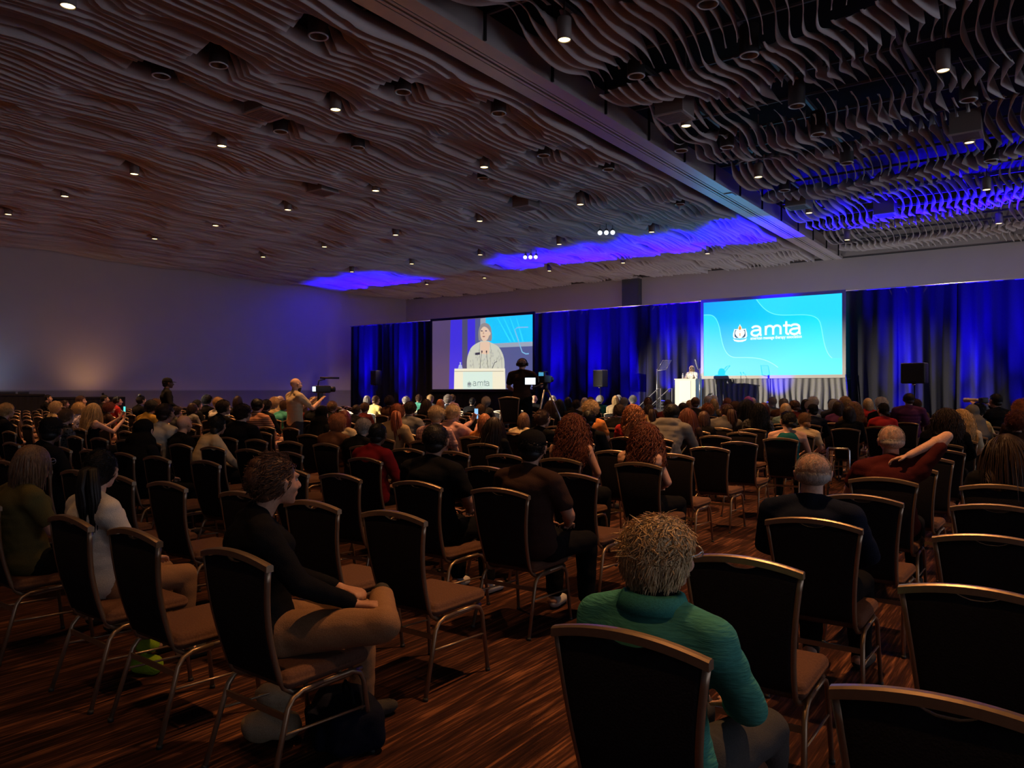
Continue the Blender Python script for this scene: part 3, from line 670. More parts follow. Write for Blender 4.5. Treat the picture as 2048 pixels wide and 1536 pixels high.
F('podium_panel', [(640,1122),(1175,1120),(1175,1433),(640,1433)], em('pic_mint', .68, .84, .72, 1.0), .017)
GT = em('pic_grey', .22, .26, .28)
a = q(818, 1375); amta(pic, a[0], a[1], q(1125, 1375)[0]-a[0], .20, GT, .020, .030)
a = q(900, 1400); t = text('small_lettering', 'american massage therapy association', .04, GT, pic, (a[0], -.032, a[1]), (math.pi/2, 0, 0), 'LEFT', .0005, .5)
a = q(758, 1340); crest(a[0], a[1], .25, GT, em('pic_mint2', .68, .84, .72), em('pic_mint3', .68, .84, .72), pic, .018)
# black skirt below the left screen
drape(xa-.1, xb+.1, YL+.05, .02, lz0-.12, .24, .03, 78, M_BLACKC, 'screen_skirt', 'black skirt hanging below the left screen', 'drape')

# ------------------------------------------------------------------ loudspeakers
def speaker(px, w, top, bot, Yp, label):
    X, Z = at_y(px, Yp); z1 = zat(top, Z); z0 = zat(bot, Z)
    t = thing('loudspeaker', (X, Yp, 0), label, 'loudspeaker', rz=-.15)
    mb = MB(); mb.rbox((-w/2, -.18, z0), (w/2, .18, z1), .03); cb = mb.obj('cabinet', M_BLACK, t)
    mb = MB(); mb.box((-w/2+.03, -.19, z0+.04), (w/2-.03, -.181, z1-.04)); mb.obj('grille', simple('speaker_grille', (.008,.008,.008), .8, bump=.4, scale=400), cb)
    MB().tube([(0,0,z0),(0,0,.35)], .02, 10).obj('pole', M_BLACK, t)
    MB().cyl((0,-.05,z0-.05),(0,-.05,z0),.05,12).obj('socket', M_CHROME, t)
    for k in range(3):
        a = k*2.09+.5; MB().tube([(0,0,.75),(.5*math.cos(a),.5*math.sin(a),.02)], .014, 8).obj('leg', M_BLACK, t)
speaker(1829, .62, 726, 767, 23.6, 'big black loudspeaker on a stand before the right blue drapes')
speaker(1201, .46, 740, 774, 25.6, 'small black loudspeaker on a stand between left screen and podium')
speaker(752, .44, 741, 770, 26.0, 'small black loudspeaker before the far left drapes')

# ------------------------------------------------------------------ control desk along the left wall
def desk(y0, y1, top, label):
    t = thing('control_desk', (XL+1.7, (y0+y1)/2, 0), label, 'desk'); h = (y1-y0)/2
    mb = MB(); mb.rbox((-.5, -h, top-.08), (.5, h, top), .02); mb.obj('desk_top', M_BLACKC, t)
    mb = MB(); vs = []; n = 160
    for i in range(n+1):
        y = -h+2*h*i/n; vs += [(.5+.02*math.sin(y*30), y, 0.01), (.48, y, top-.06)]
    mb.add(vs, [(2*i, 2*i+2, 2*i+3, 2*i+1) for i in range(n)]); mb.box((-.45, -h+.02, .01), (.44, h-.02, top-.09)); mb.obj('skirt_cloth', M_BLACKC, t)
    return t
def ywall(px): t, a, b = ray(px); Z = (XL+1.7)/a; return Z*b
desk(ywall(-60), ywall(78), 1.44, 'tall black covered control desk at the far left wall')
desk(ywall(80), ywall(238), 1.32, 'long black covered control desk along the left wall')
for k, (px, w) in enumerate(((20, .5), (-30, .6), (52, .35))):
    y = ywall(px)
    t = thing('monitor', (XL+1.5, y, 1.44), 'small %s monitor on the far left control desk' % ('cool lit', 'wide', 'narrow')[k], 'monitor', rz=math.pi/2)
    mb = MB(); mb.rbox((-w/2, -.02, .0), (w/2, .02, .08), .01); mb.obj('case', M_BLACK, t)
lamp('monitor_glow', 'SPOT', (XL+1.55, ywall(-5), 1.56), 26, (.45, .62, 1.0), aim=(XL, ywall(-8), 2.6), size=120, blend=1, rad=.15)
t = thing('desk_lamp', (XL+1.5, ywall(215), 1.32), 'small shaded desk lamp glowing on the wall behind the control desk', 'lamp')
MB().cyl((0,0,0),(0,0,.015),.05,14).obj('base', M_BLACK, t); MB().tube([(0,0,.015),(-.05,0,.1),(-.12,0,.13)], .006, 6).obj('arm', M_BLACK, t)
MB().cyl((-.12,0,.13),(-.17,0,.10),.03,12,0,.045).obj('shade', M_BLACK, t)
lamp('desk_lamp_glow', 'SPOT', (XL+1.3, ywall(215), 1.50), 34, (1.0, .52, .2), aim=(XL, ywall(215), 3.4), size=130, blend=1, rad=.15)

# follow spot with its top barn door, on a stand far left behind the audience
t = thing('follow_spot', (FS[0], FS[1], 0), 'black follow spot on a tall stand at the left wall aimed at the podium', 'spotlight', rz=-.64)
MB().tube([(0, -.1, 0), (0, -.1, 4.5)], .025, 10).obj('stand', M_BLACK, t)
for k in range(3): a = k*2.09; MB().tube([(0, -.1, .9), (.7*math.cos(a), -.1+.7*math.sin(a), .02)], .015, 8).obj('leg', M_BLACK, t)
b = MB(); n = 20; vs = [(r*math.cos(6.2832*k/n), y, 4.6+r*math.sin(6.2832*k/n)) for y, r in ((-.5, .10), (-.45, .14), (-.05, .14), (.10, .17)) for k in range(n)]
b.add(vs, [(i*n+k, i*n+(k+1) % n, (i+1)*n+(k+1) % n, (i+1)*n+k) for i in range(3) for k in range(n)]+[tuple(range(n))]); b.obj('lamp_housing', M_BLACK, t)
MB().box((-.25, .40, 4.583), (.25, .405, 4.85)).obj('barn_door', M_BLACK, t)
MB().box((-.2, .10, 4.78), (.2, .40, 4.79)).obj('door_arm', M_BLACK, t)
# ------------------------------------------------------------------ chairs
def chair_parts():
    """(name, mesh) of one banquet chair; origin on the floor under the seat, facing +y"""
    P = []
    b = MB(); b.rbox((-.215, -.20, .395), (.215, .235, .465), .035, n=4); P.append(('seat', b.mesh('seat', M_FABS)))
    def bk(t):          # back edge: t 0 bottom .. 1 top -> half width, y, z
        return (.175+.045*t**1.6, -.205-.085*t-.02*math.sin(t*math.pi), .44+.455*t)
    # padded back panel
    nx, nz = 20, 14; vs = []; fs = []
    for side in (0, 1):
        for k in range(nz+1):
            t = k/nz; w, y, z = bk(t)
            for i in range(nx+1):
                u = -1+2*i/nx; arch = .030*(1-u*u)*t**3
                notch = -.020*math.exp(-(u/.24)**4) if k == nz else (-.008*math.exp(-(u/.24)**4) if k == nz-1 else 0)
                bulge = .016*(1-u**4)*(1-(2*t-1)**6)
                vs.append((u*(w-.004), y+(-.008-bulge*.6 if side == 0 else .012+bulge)-.020*(1-u*u)*0, z+arch+notch-.008))
    W = nx+1; S = (nz+1)*W
    for k in range(nz):
        for i in range(nx):
            a = k*W+i; fs.append((a, a+1, a+W+1, a+W)); fs.append((S+a+1, S+a, S+a+W, S+a+W+1))
    for k in range(nz):
        a = k*W; fs.append((a, a+W, S+a+W, S+a)); a += nx; fs.append((a+W, a, S+a, S+a+W))
    for i in range(nx):
        fs.append((i+1, i, S+i, S+i+1)); a = nz*W+i; fs.append((a, a+1, S+a+1, S+a))
    b = MB(); b.add(vs, fs); P.append(('backrest', b.mesh('backrest', M_FABB)))
    # frame round the back: two posts running down and forward under the seat, arched flat top rail
    b = MB()
    for s in (-1, 1):
        pts = [(s*bk(t/8)[0], bk(t/8)[1], bk(t/8)[2]) for t in range(8, -1, -1)]
        pts += [(s*.176, -.185, .40), (s*.178, -.15, .375), (s*.185, -.08, .365), (s*.19, .10, .37), (s*.19, .2, .375)]
        b.tube(pts, .0125, 6, flat=1.0)
    w, y, z = bk(1.0); n = 16; prof = [(-.016, -.013), (.016, -.013), (.016, .010), (.008, .015), (-.008, .015), (-.016, .010)]
    vs = []
    for i in range(n+1):
        u = -1+2*i/n
        for a, c in prof: vs.append((u*(w+.012), y+a-.012*(1-u*u), z+.034*(1-u*u)+c+.004))
    k = len(prof); b.add(vs, [(i*k+j, i*k+(j+1) % k, (i+1)*k+(j+1) % k, (i+1)*k+j) for i in range(n) for j in range(k)]+[tuple(range(k-1, -1, -1)), tuple(n*k+j for j in range(k))], 0, False)
    P.append(('back_frame', b.mesh('back_frame', M_BRONZE)))
    b = MB()
    for s in (-1, 1):
        b.tube([(s*.205, -.02, .385), (s*.205, -.12, .380), (s*.207, -.165, .362), (s*.209, -.19, .33), (s*.226, -.285, .012)], .0115, 8); b.cyl((s*.2265, -.287, 0), (s*.2265, -.286, .018), .014, 10, 1)
        P.append(('leg', b.mesh('leg', [M_BRONZE, M_GLIDE]))); b = MB()
        b.tube([(s*.205, -.02, .385), (s*.205, .13, .385), (s*.207, .175, .365), (s*.209, .195, .33), (s*.218, .235, .012)], .0115, 8); b.cyl((s*.2185, .236, 0), (s*.218, .235, .018), .014, 10, 1)
        P.append(('leg', b.mesh('leg', [M_BRONZE, M_GLIDE]))); b = MB()
        b.tube([(s*.214, -.215, .235), (s*.212, .215, .215)], .006, 6); P.append(('side_stretcher', b.mesh('side_stretcher', M_BRONZE))); b = MB()
    b.box((-.212, -.205, .285), (.212, -.195, .31)); P.append(('rear_crossbar', b.mesh('rear_crossbar', M_BRONZE)))
    return P
CP = chair_parts()
# one joined mesh for the far rows
def joined(P, keep):
    b = MB(); mats = []
    for nm, me in P:
        if nm not in keep: continue
        mt = me.materials[0]
        if mt not in mats: mats.append(mt)
        mi = mats.index(mt); b.add([tuple(v.co) for v in me.vertices], [tuple(p.vertices) for p in me.polygons], mi, True)
    me = b.mesh('banquet_chair', mats); return me
CJ = joined(CP, {'seat', 'backrest', 'back_frame', 'leg', 'rear_crossbar'})
PITCH = 1.06; Y0 = 1.80
def row_y(r): return Y0+PITCH*r               # y of the top of the chair backs
ordn = 'back,second,third,fourth,fifth,sixth,seventh,eighth,ninth,tenth,eleventh,twelfth,thirteenth,fourteenth,fifteenth,sixteenth,seventeenth,eighteenth,nineteenth,twentieth'.split(',')
ordc = 'first,second,third,fourth,fifth,sixth,seventh,eighth,ninth,tenth,eleventh,twelfth,thirteenth,fourteenth,fifteenth,sixteenth,seventeenth,eighteenth,nineteenth,twentieth,twenty-first,twenty-second,twenty-third,twenty-fourth,twenty-fifth,twenty-sixth,twenty-seventh,twenty-eighth,twenty-ninth,thirtieth,thirty-first,thirty-second,thirty-third,thirty-fourth,thirty-fifth'.split(',')
NROW = 19
measured = {0: [-4.74, -4.06, -3.44, -2.66, -.93, -.19], 1: [-5.03, -4.16, -3.50, -2.84, -1.0, -.21], 2: [-7.05, -6.26, -4.43, -3.64, -2.95, -1.0, -.25], 3: [-7.1, -6.45, -5.3, -4.6, -3.86, -3.02, -.97, -.28], 4: [-3.0, -1.05, -.33]}
def visible(X, Y, z=.85):
    Xc = X*CA+Y*SA; Zc = -X*SA+Y*CA
    if Zc < .5: return None
    px = 1024+FPX*Xc/Zc; py = HOR+FPX*(EYE-z)/Zc
    return (px, py, Zc) if -60 < px < 2100 and py < 1700 else None
def chair_slots():
    """all seats: list of (row, X, block)"""
    S = []
    for r in range(NROW):
        y = row_y(r); xs = list(measured.get(r, []))
        base = -3.0-.03*min(r, 8); right = [-1.03, -.31]; left = [base-.665*k for k in range(14)]; far = [base-.665*13-1.5-.665*k for k in range(22)]
        if r >= 15: right = [base+.665+.0, base+1.33, base+2.0, -.31]   # front rows run together
        for x in right+left+far:
            if x < XL+2.9: continue
            if all(abs(x-q) > .56 for q in xs): xs.append(x)
        for x in xs: S.append([r, x, 'right' if x > -2.0 and r < 15 else 'left'])
    return S
# ------------------------------------------------------------------ people: bodies
def vadd(a, b): return tuple(x+y for x, y in zip(a, b))
def J_seated(**k):
    J = dict(pel=(0, -.055, .565), wai=(0, -.085, .74), che=(0, -.105, .93), nek=(0, -.10, 1.045), head=(0, -.05, 1.195),
             shl=(-.168, -.10, .985), shr=(.168, -.10, .985), ell=(-.235, -.02, .77), elr=(.235, -.02, .77), wrl=(-.10, .20, .665), wrr=(.10, .20, .665),
             hdl=(.05, .10, -.02), hdr=(-.05, .10, -.02), hpl=(-.09, -.01, .545), hpr=(.09, -.01, .545), knl=(-.12, .40, .52), knr=(.12, .40, .52), anl=(-.12, .40, .10), anr=(.12, .40, .10), ftl=(-.14, .54, .035), ftr=(.14, .54, .035), ht=0.0, look=0.0)
    J.update(k); return J
def J_stand(**k):
    J = dict(pel=(0, 0, .95), wai=(0, .0, 1.10), che=(0, -.01, 1.30), nek=(0, -.01, 1.46), head=(0, .02, 1.61),
             shl=(-.182, -.01, 1.395), shr=(.182, -.01, 1.395), ell=(-.25, .0, 1.14), elr=(.25, .0, 1.14), wrl=(-.25, .10, .90), wrr=(.25, .10, .90),
             hdl=(.0, .05, -.09), hdr=(0, .05, -.09), hpl=(-.09, 0, .90), hpr=(.09, 0, .90), knl=(-.11, .02, .49), knr=(.11, .02, .49), anl=(-.12, -.01, .09), anr=(.12, -.01, .09), ftl=(-.15, .13, .035), ftr=(.15, .13, .035), ht=0.0, look=0.0)
    J.update(k); return J
POSES = {
 'lap': J_seated(), 'lap2': J_seated(wrl=(-.04, .14, .70), wrr=(.06, .16, .68), hdl=(.09, .04, 0), hdr=(-.09, .04, 0), head=(.012, -.03, 1.185)),
 'lean': J_seated(che=(0, .0, .90), nek=(0, .05, 1.01), head=(0, .12, 1.13), shl=(-.168, .02, .95), shr=(.168, .02, .95), ell=(-.22, .16, .74), elr=(.22, .16, .74), wrl=(-.07, .34, .62), wrr=(.07, .34, .62)),
 'phone': J_seated(ell=(-.20, .15, .86), elr=(.20, .17, .84), wrl=(-.06, .40, 1.05), wrr=(.06, .42, 1.03), hdl=(.03, .03, .08), hdr=(-.03, .03, .08)),
 'neckarm': J_seated(elr=(.33, .0, 1.235), shr=(.172, -.10, 1.01), wrr=(.115, -.165, 1.10), hdr=(-.085, .0, -.03), ell=(-.27, .02, .80), wrl=(-.30, .16, .68), hdl=(-.05, .08, -.02)),
 'hair': J_seated(elr=(.27, .10, 1.15), shr=(.172, -.10, 1.0), wrr=(.11, .06, 1.27), hdr=(-.03, -.03, .06)),
 'cross': J_seated(knr=(.34, .34, .60), anr=(-.02, .46, .585), ftr=(-.15, .50, .60), wrr=(.19, .27, .66), hdr=(.06, .09, .0), elr=(.25, .02, .79), wrl=(-.05, .28, .67), hdl=(.09, .05, 0), head=(.01, -.02, 1.19)),
 'camop': J_stand(elr=(.31, .10, 1.16), wrr=(.40, .30, 1.33), hdr=(.0, .08, .03), ell=(-.27, .06, 1.14), wrl=(-.16, .24, 1.03), hdl=(.06, .05, -.03)),
 'rig': J_stand(elr=(.20, .22, 1.18), wrr=(.08, .45, 1.33), hdr=(-.03, .06, .05), ell=(-.18, .24, 1.20), wrl=(-.05, .47, 1.38), hdl=(.02, .06, .05)),
 'still': J_stand(wrl=(-.14, .22, 1.08), hdl=(.08, .03, .0), wrr=(.12, .20, 1.06), hdr=(-.08, .03, .02), ell=(-.26, .02, 1.15), elr=(.26, .02, 1.15)),
 'podium': J_stand(ell=(-.25, .10, 1.16), elr=(.25, .10, 1.16), wrl=(-.20, .28, 1.16), wrr=(.20, .28, 1.16), hdl=(.02, .09, .0), hdr=(-.02, .09, 0)),
 'photo': J_seated(elr=(.24, .10, .93), wrr=(.09, .16, 1.12), hdr=(-.04, .05, .05), ell=(-.22, .18, .92), wrl=(-.06, .30, 1.12), hdl=(.02, .06, .04)),
}
def lerp(a, b, t): return tuple(x+(y-x)*t for x, y in zip(a, b))
def hand(mb, wr, d, side):
    """palm, four unequal curled fingers and a thumb, from the wrist along d"""
    wr = Vector(wr); d = Vector(d); 
    if d.length < .01: d = Vector((0, .09, 0))
    d.normalize(); up = Vector((0, 0, 1))
    if abs(d.z) > .85: up = Vector((0, 1, 0))
    s = d.cross(up).normalized(); nrm = s.cross(d).normalized()       # nrm: back of the hand
    a = wr+d*.012
    for q in (-.024, -.008, .008, .024): mb.caps(a+s*q*.7, a+d*.068+s*q, .0135, .0115, 8)
    for i, q in enumerate((-.031, -.0105, .0105, .031)):
        L = (.058, .070, .066, .050)[i if side > 0 else 3-i]
        p = a+d*.075+s*q; p1 = p+d*L*.42-nrm*.004; p2 = p1+(d*.75-nrm*.65).normalized()*L*.34; p3 = p2+(d*.25-nrm*.97).normalized()*L*.26
        mb.caps(p, p1, .0092, .0086, 8); mb.caps(p1, p2, .0086, .0078, 8); mb.caps(p2, p3, .0078, .0068, 8)
    th = s*(-1 if side > 0 else 1)
    p = a+th*.028+d*.012; p1 = p+(th*.7+d*.6-nrm*.3).normalized()*.034; p2 = p1+(th*.25+d*.95-nrm*.3).normalized()*.028
    mb.caps(p-th*.012, p1, .0125, .0105, 8); mb.caps(p1, p2, .0105, .0085, 8)
def head_prims(mb, c, n=18):
    x, y, z = c; E = lambda dx, dy, dz, a, b, d: mb.ell((x+dx, y+dy, z+dz), (a, b, d), n)
    E(0, -.012, .022, .075, .093, .089); E(0, .022, -.018, .064, .070, .080); E(0, .040, -.062, .045, .046, .042); E(0, .068, -.090, .023, .022, .019)
    E(-.038, .052, -.030, .024, .030, .026); E(.038, .052, -.030, .024, .030, .026)
    mb.caps((x, y+.084, z+.012), (x, y+.108, z-.030), .009, .0135, 8); E(-.011, .094, -.034, .010, .012, .008); E(.011, .094, -.034, .010, .012, .008)
    mb.caps((x-.040, y+.078, z+.022), (x+.040, y+.078, z+.022), .011, .011, 8)
    E(0, .087, -.056, .024, .012, .006); E(0, .086, -.066, .021, .012, .007)
    for s in (-1, 1):
        mb.ell((x+s*.079, y-.004, z-.008), (.008, .019, .031), 12, rot=(0, s*14, s*-18)); mb.ell((x+s*.077, y+.002, z-.032), (.008, .010, .012), 8)
def torso(mb, J, f, stand, grow=0.0, bare=False):
    w = 1.0 if not f else .90; g = grow
    pel, wai, che, nek = J['pel'], J['wai'], J['che'], J['nek']
    def oval(c, rx, ry, rz): mb.ell(c, ((rx)*w+g, ry+g, rz+g), 20)
    oval(vadd(pel, (0, 0, .0)), .165*(1.06 if f else 1), .115, .105)
    for t in (.33, .66, 1): oval(lerp(pel, wai, t), (.155-.016*t), .108, .10)
    for t in (.33, .66, 1): oval(lerp(wai, che, t), .142+.022*t, .106+.006*t, .10)
    if not bare: oval(lerp(che, nek, .30), .150, .092, .065); oval(lerp(che, nek, .60), .095, .070, .045)
    if f:
        for s in (-1, 1): mb.ell((che[0]+s*.07, che[1]+.085, che[2]-.01), (.058+g, .052+g, .06+g), 14)
    for s in ('l', 'r'):
        if bare: mb.caps(lerp(che, J['sh'+s], .35), lerp(J['nek'], J['sh'+s], .45), .075+g, .022+g, 12); continue
        mb.caps(lerp(vadd(J['nek'], (0, 0, .01)), J['sh'+s], .22), J['sh'+s], .036+g, .056*(.93 if f else 1)+g, 14)
        mb.caps(lerp(che, J['sh'+s], .35), vadd(J['sh'+s], (0, 0, -.03)), .085+g, .055+g, 14)
def body_mesh(pose, f, look=0.0):
    J = POSES[pose]; mb = MB(); stand = J['pel'][2] > .8; q = .92 if f else 1.0
    torso(mb, J, f, stand)
    mb.caps(vadd(J['nek'], (0, 0, -.03)), vadd(J['head'], (0, -.018, -.06)), .056*q, .050*q, 14)
    hm = MB(); head_prims(hm, (0, 0, 0)); mb.add(hm.v, hm.f, 0, True, Matrix.Translation(J['head']) @ Matrix.Rotation(look, 4, 'Z'))
    for s, sg in (('l', -1), ('r', 1)):
        mb.caps(J['sh'+s], J['el'+s], .051*q, .038*q); mb.caps(J['el'+s], J['wr'+s], .037*q, .0255*q)
        mb.ell(lerp(J['sh'+s], J['el'+s], .4), (.047*q,)*3, 12); mb.ell(lerp(J['el'+s], J['wr'+s], .28), (.040*q,)*3, 12)
        hand(mb, J['wr'+s], J['hd'+s], sg)
        mb.caps(J['hp'+s], J['kn'+s], .082, .056); mb.caps(J['kn'+s], J['an'+s], .052, .036); mb.ell(lerp(J['kn'+s], J['an'+s], .3), (.055, .058, .07), 12)
        mb.caps(vadd(J['an'+s], (0, -.02, -.04)), J['ft'+s], .038, .03)
    return remesh(mb, 'body', M_SKIN, .0075, 2)
def folds(seed, amp=.006):
    r = np.random.RandomState(seed); K = [(r.uniform(-1, 1, 3), r.uniform(0, 6.28), r.uniform(12, 42)) for _ in range(7)]
    def f(co):
        s = np.zeros(len(co))
        for d, ph, k in K:
            d = d/np.linalg.norm(d); s += np.abs(np.sin(co@d*k+ph+1.6*np.sin(co[:, 2]*11+ph)))
        return amp*(s/7-.62)*2.2
    return f
def shirt_mesh(pose, f, sleeve, hood=False):
    J = POSES[pose]; mb = MB(); q = .92 if f else 1.0; g = .016
    torso(mb, J, f, False, g if sleeve != 'tank' else .009, sleeve == 'tank')
    if sleeve != 'tank': mb.caps(lerp(J['che'], J['nek'], .75), vadd(J['nek'], (0, .0, .004)), .078*q, .064*q)
    for s in ('l', 'r'):
        if sleeve == 'tank': continue
        e = J['el'+s]; mid = lerp(J['sh'+s], e, .62 if sleeve == 'short' else 1)
        mb.caps(J['sh'+s], mid, .071*q, (.064 if sleeve == 'short' else .054)*q)
        if sleeve == 'long': mb.caps(e, lerp(e, J['wr'+s], .9), .055*q, .038*q)
    if hood:
        n = J['nek']; mb.ell((0, n[1]-.075, n[2]-.015), (.125, .055, .085), 18); mb.caps((-.08, n[1]-.02, n[2]+.02), (.08, n[1]-.02, n[2]+.02), .05, .05)
    return remesh(mb, 'shirt', M_CLOTH, .011, 3, folds(hash((pose, sleeve)) % 1000 if False else len(pose)*7+len(sleeve)))
def collar_mesh():
    b = MB(); n = 26; vs = []; 
    for i in range(n+1):
        a = math.radians(-60+300*i/n); 
        for r, z in ((.066, .0), (.070, .050), (.088, .042), (.104, -.004), (.098, -.006)): vs.append((r*math.cos(a), r*.92*math.sin(a)*-1, z))
    b.add(vs, [(i*5+k, i*5+(k+1) % 5, (i+1)*5+(k+1) % 5, (i+1)*5+k) for i in range(n) for k in range(5)]); return b.mesh('collar', M_CLOTH)
def trouser_mesh(pose, f):
    J = POSES[pose]; mb = MB()
    mb.ell(J['pel'], (.172, .122, .10), 20); mb.caps(J['hpl'], J['hpr'], .105, .105)
    for s in ('l', 'r'):
        mb.caps(J['hp'+s], J['kn'+s], .098, .073); mb.caps(J['kn'+s], vadd(J['an'+s], (0, 0, .03)), .072, .056)
    return remesh(mb, 'trousers', M_CLOTH, .011, 3, folds(17, .007))
def shoe_mesh(pose, s):
    J = POSES[pose]; mb = MB()
    a, t = Vector(J['an'+s]), Vector(J['ft'+s]); d = t-a; d.z = 0; d.normalize(); b = t-d*.14
    if t.z < .2: b.z = .045; t = Vector((t.x, t.y, .038))
    mb.caps(b, t, .043, .036); mb.caps(b-d*.03, t+d*.02, .030, .026); mb.caps(b, (b.x, b.y, b.z+.04), .042, .042)
    return remesh(mb, 'shoe', M_CLOTH, .010, 2)

# ------------------------------------------------------------------ people: hair (head-centre coordinates, face towards +y)
def strands(mb, n, L, w, seed, kind, curl=0.0, zlow=-.055, up=0.0, sc=1.0):
    r = np.random.RandomState(seed); c0 = np.array([0, -.014, .022]); R0 = np.array([.080, .098, .094])*sc
    d = r.normal(size=(n*3, 3)); d /= np.linalg.norm(d, axis=1)[:, None]; p = c0+d*R0
    ok = ~((p[:, 1] > .035) & (p[:, 2] < .060)) & (p[:, 2] > zlow) & ~((p[:, 1] > .01) & (p[:, 2] < -.02))
    p = p[ok][:n]; d = d[ok][:n]; n = len(p); K = max(3, int(L/(.017 if curl else .026))) if L > .12 else 4
    K = min(K, 22) if curl else min(K, 14); step = L*r.uniform(.75, 1.1, n)/K
    path = [p.copy()]; side = np.sign(p[:, 0])[:, None]+0*p
    nrm = d/R0; nrm /= np.linalg.norm(nrm, axis=1)[:, None]
    if kind == 'crown': base = np.stack([p[:, 0]*4, -.25+p[:, 1]*2.0, -.2+0*p[:, 0]], 1)
    elif kind == 'back': base = np.stack([p[:, 0]*2, -1+0*p[:, 0], -.2-np.clip(.06-p[:, 2], 0, 1)*6], 1)
    else: base = np.stack([p[:, 0]*5, np.where(p[:, 1] > 0, -.35, -.25), -.75+0*p[:, 0]], 1)
    ph = p[:, 0]*70+p[:, 2]*40+np.sin(p[:, 1]*60)*2+r.normal(size=n)*.5; jit = r.normal(size=(n, 3))*(.35 if kind != 'down' else .16)
    cur = p.copy(); gx = np.cross(nrm, [0, 0, 1.0]); gl = np.linalg.norm(gx, axis=1)[:, None]; gx = gx/np.maximum(gl, .05)
    for k in range(K):
        t = (k+1)/K
        v = base+jit; v = v-nrm*((v*nrm).sum(1)*.9)[:, None]; v = v/np.maximum(np.linalg.norm(v, axis=1), .2)[:, None]+nrm*(up*(1-t)+.06)
        if kind == 'down': v = v*(1-t)+np.array([0, -.10, -1.0])*t*2.2+jit*.22; 
        v /= np.linalg.norm(v, axis=1)[:, None]; cur = cur+v*step[:, None]
        if curl: cur = cur+(gx*np.sin(ph+k*1.45)[:, None]*1.2+nrm*np.cos(ph+k*1.45)[:, None])*curl*min(1, t*3)
        e = (cur-c0)/(R0*1.03); m = np.linalg.norm(e, axis=1); ins = m < 1
        cur[ins] = c0+(e[ins]/m[ins][:, None])*R0*1.03
        if L > .2:                          # hair falls over the nape and back instead of into them
            q_ = np.clip((-.06-cur[:, 2])/.12, 0, 1); lim = -.075-.085*q_
            fix = (q_ > 0) & (cur[:, 1] > lim) & (cur[:, 1] < .03) & (np.abs(cur[:, 0]) < .065+.10*q_)
            cur[fix, 1] += (lim[fix]-cur[fix, 1])*.5
        path.append(cur.copy())
    P = np.stack(path, 1); M = P.shape[1]          # n,M,3
    T = np.gradient(P, axis=1); T /= np.maximum(np.linalg.norm(T, axis=2), 1e-6)[:, :, None]
    ref = nrm[:, None, :]+0*T; A = np.cross(T, ref); A /= np.maximum(np.linalg.norm(A, axis=2), .05)[:, :, None]; B = np.cross(A, T)
    ww = w*(1-.75*np.linspace(0, 1, M)**2)[None, :, None]*r.uniform(.7, 1.2, n)[:, None, None]
    vs = np.stack([P+A*ww, P-A*ww*.8+B*ww*.5, P-A*ww*.2-B*ww*.6], 2).reshape(-1, 3)
    fs = []
    idx = np.arange(n)[:, None]*M*3+np.arange(M-1)[None, :]*3; idx = idx.ravel()
    F_ = [np.stack([idx+a, idx+b, idx+b+3, idx+a+3], 1) for a, b in ((0, 1), (1, 2), (2, 0))]
    fs = np.concatenate(F_).tolist(); mb.add(vs.tolist(), fs)
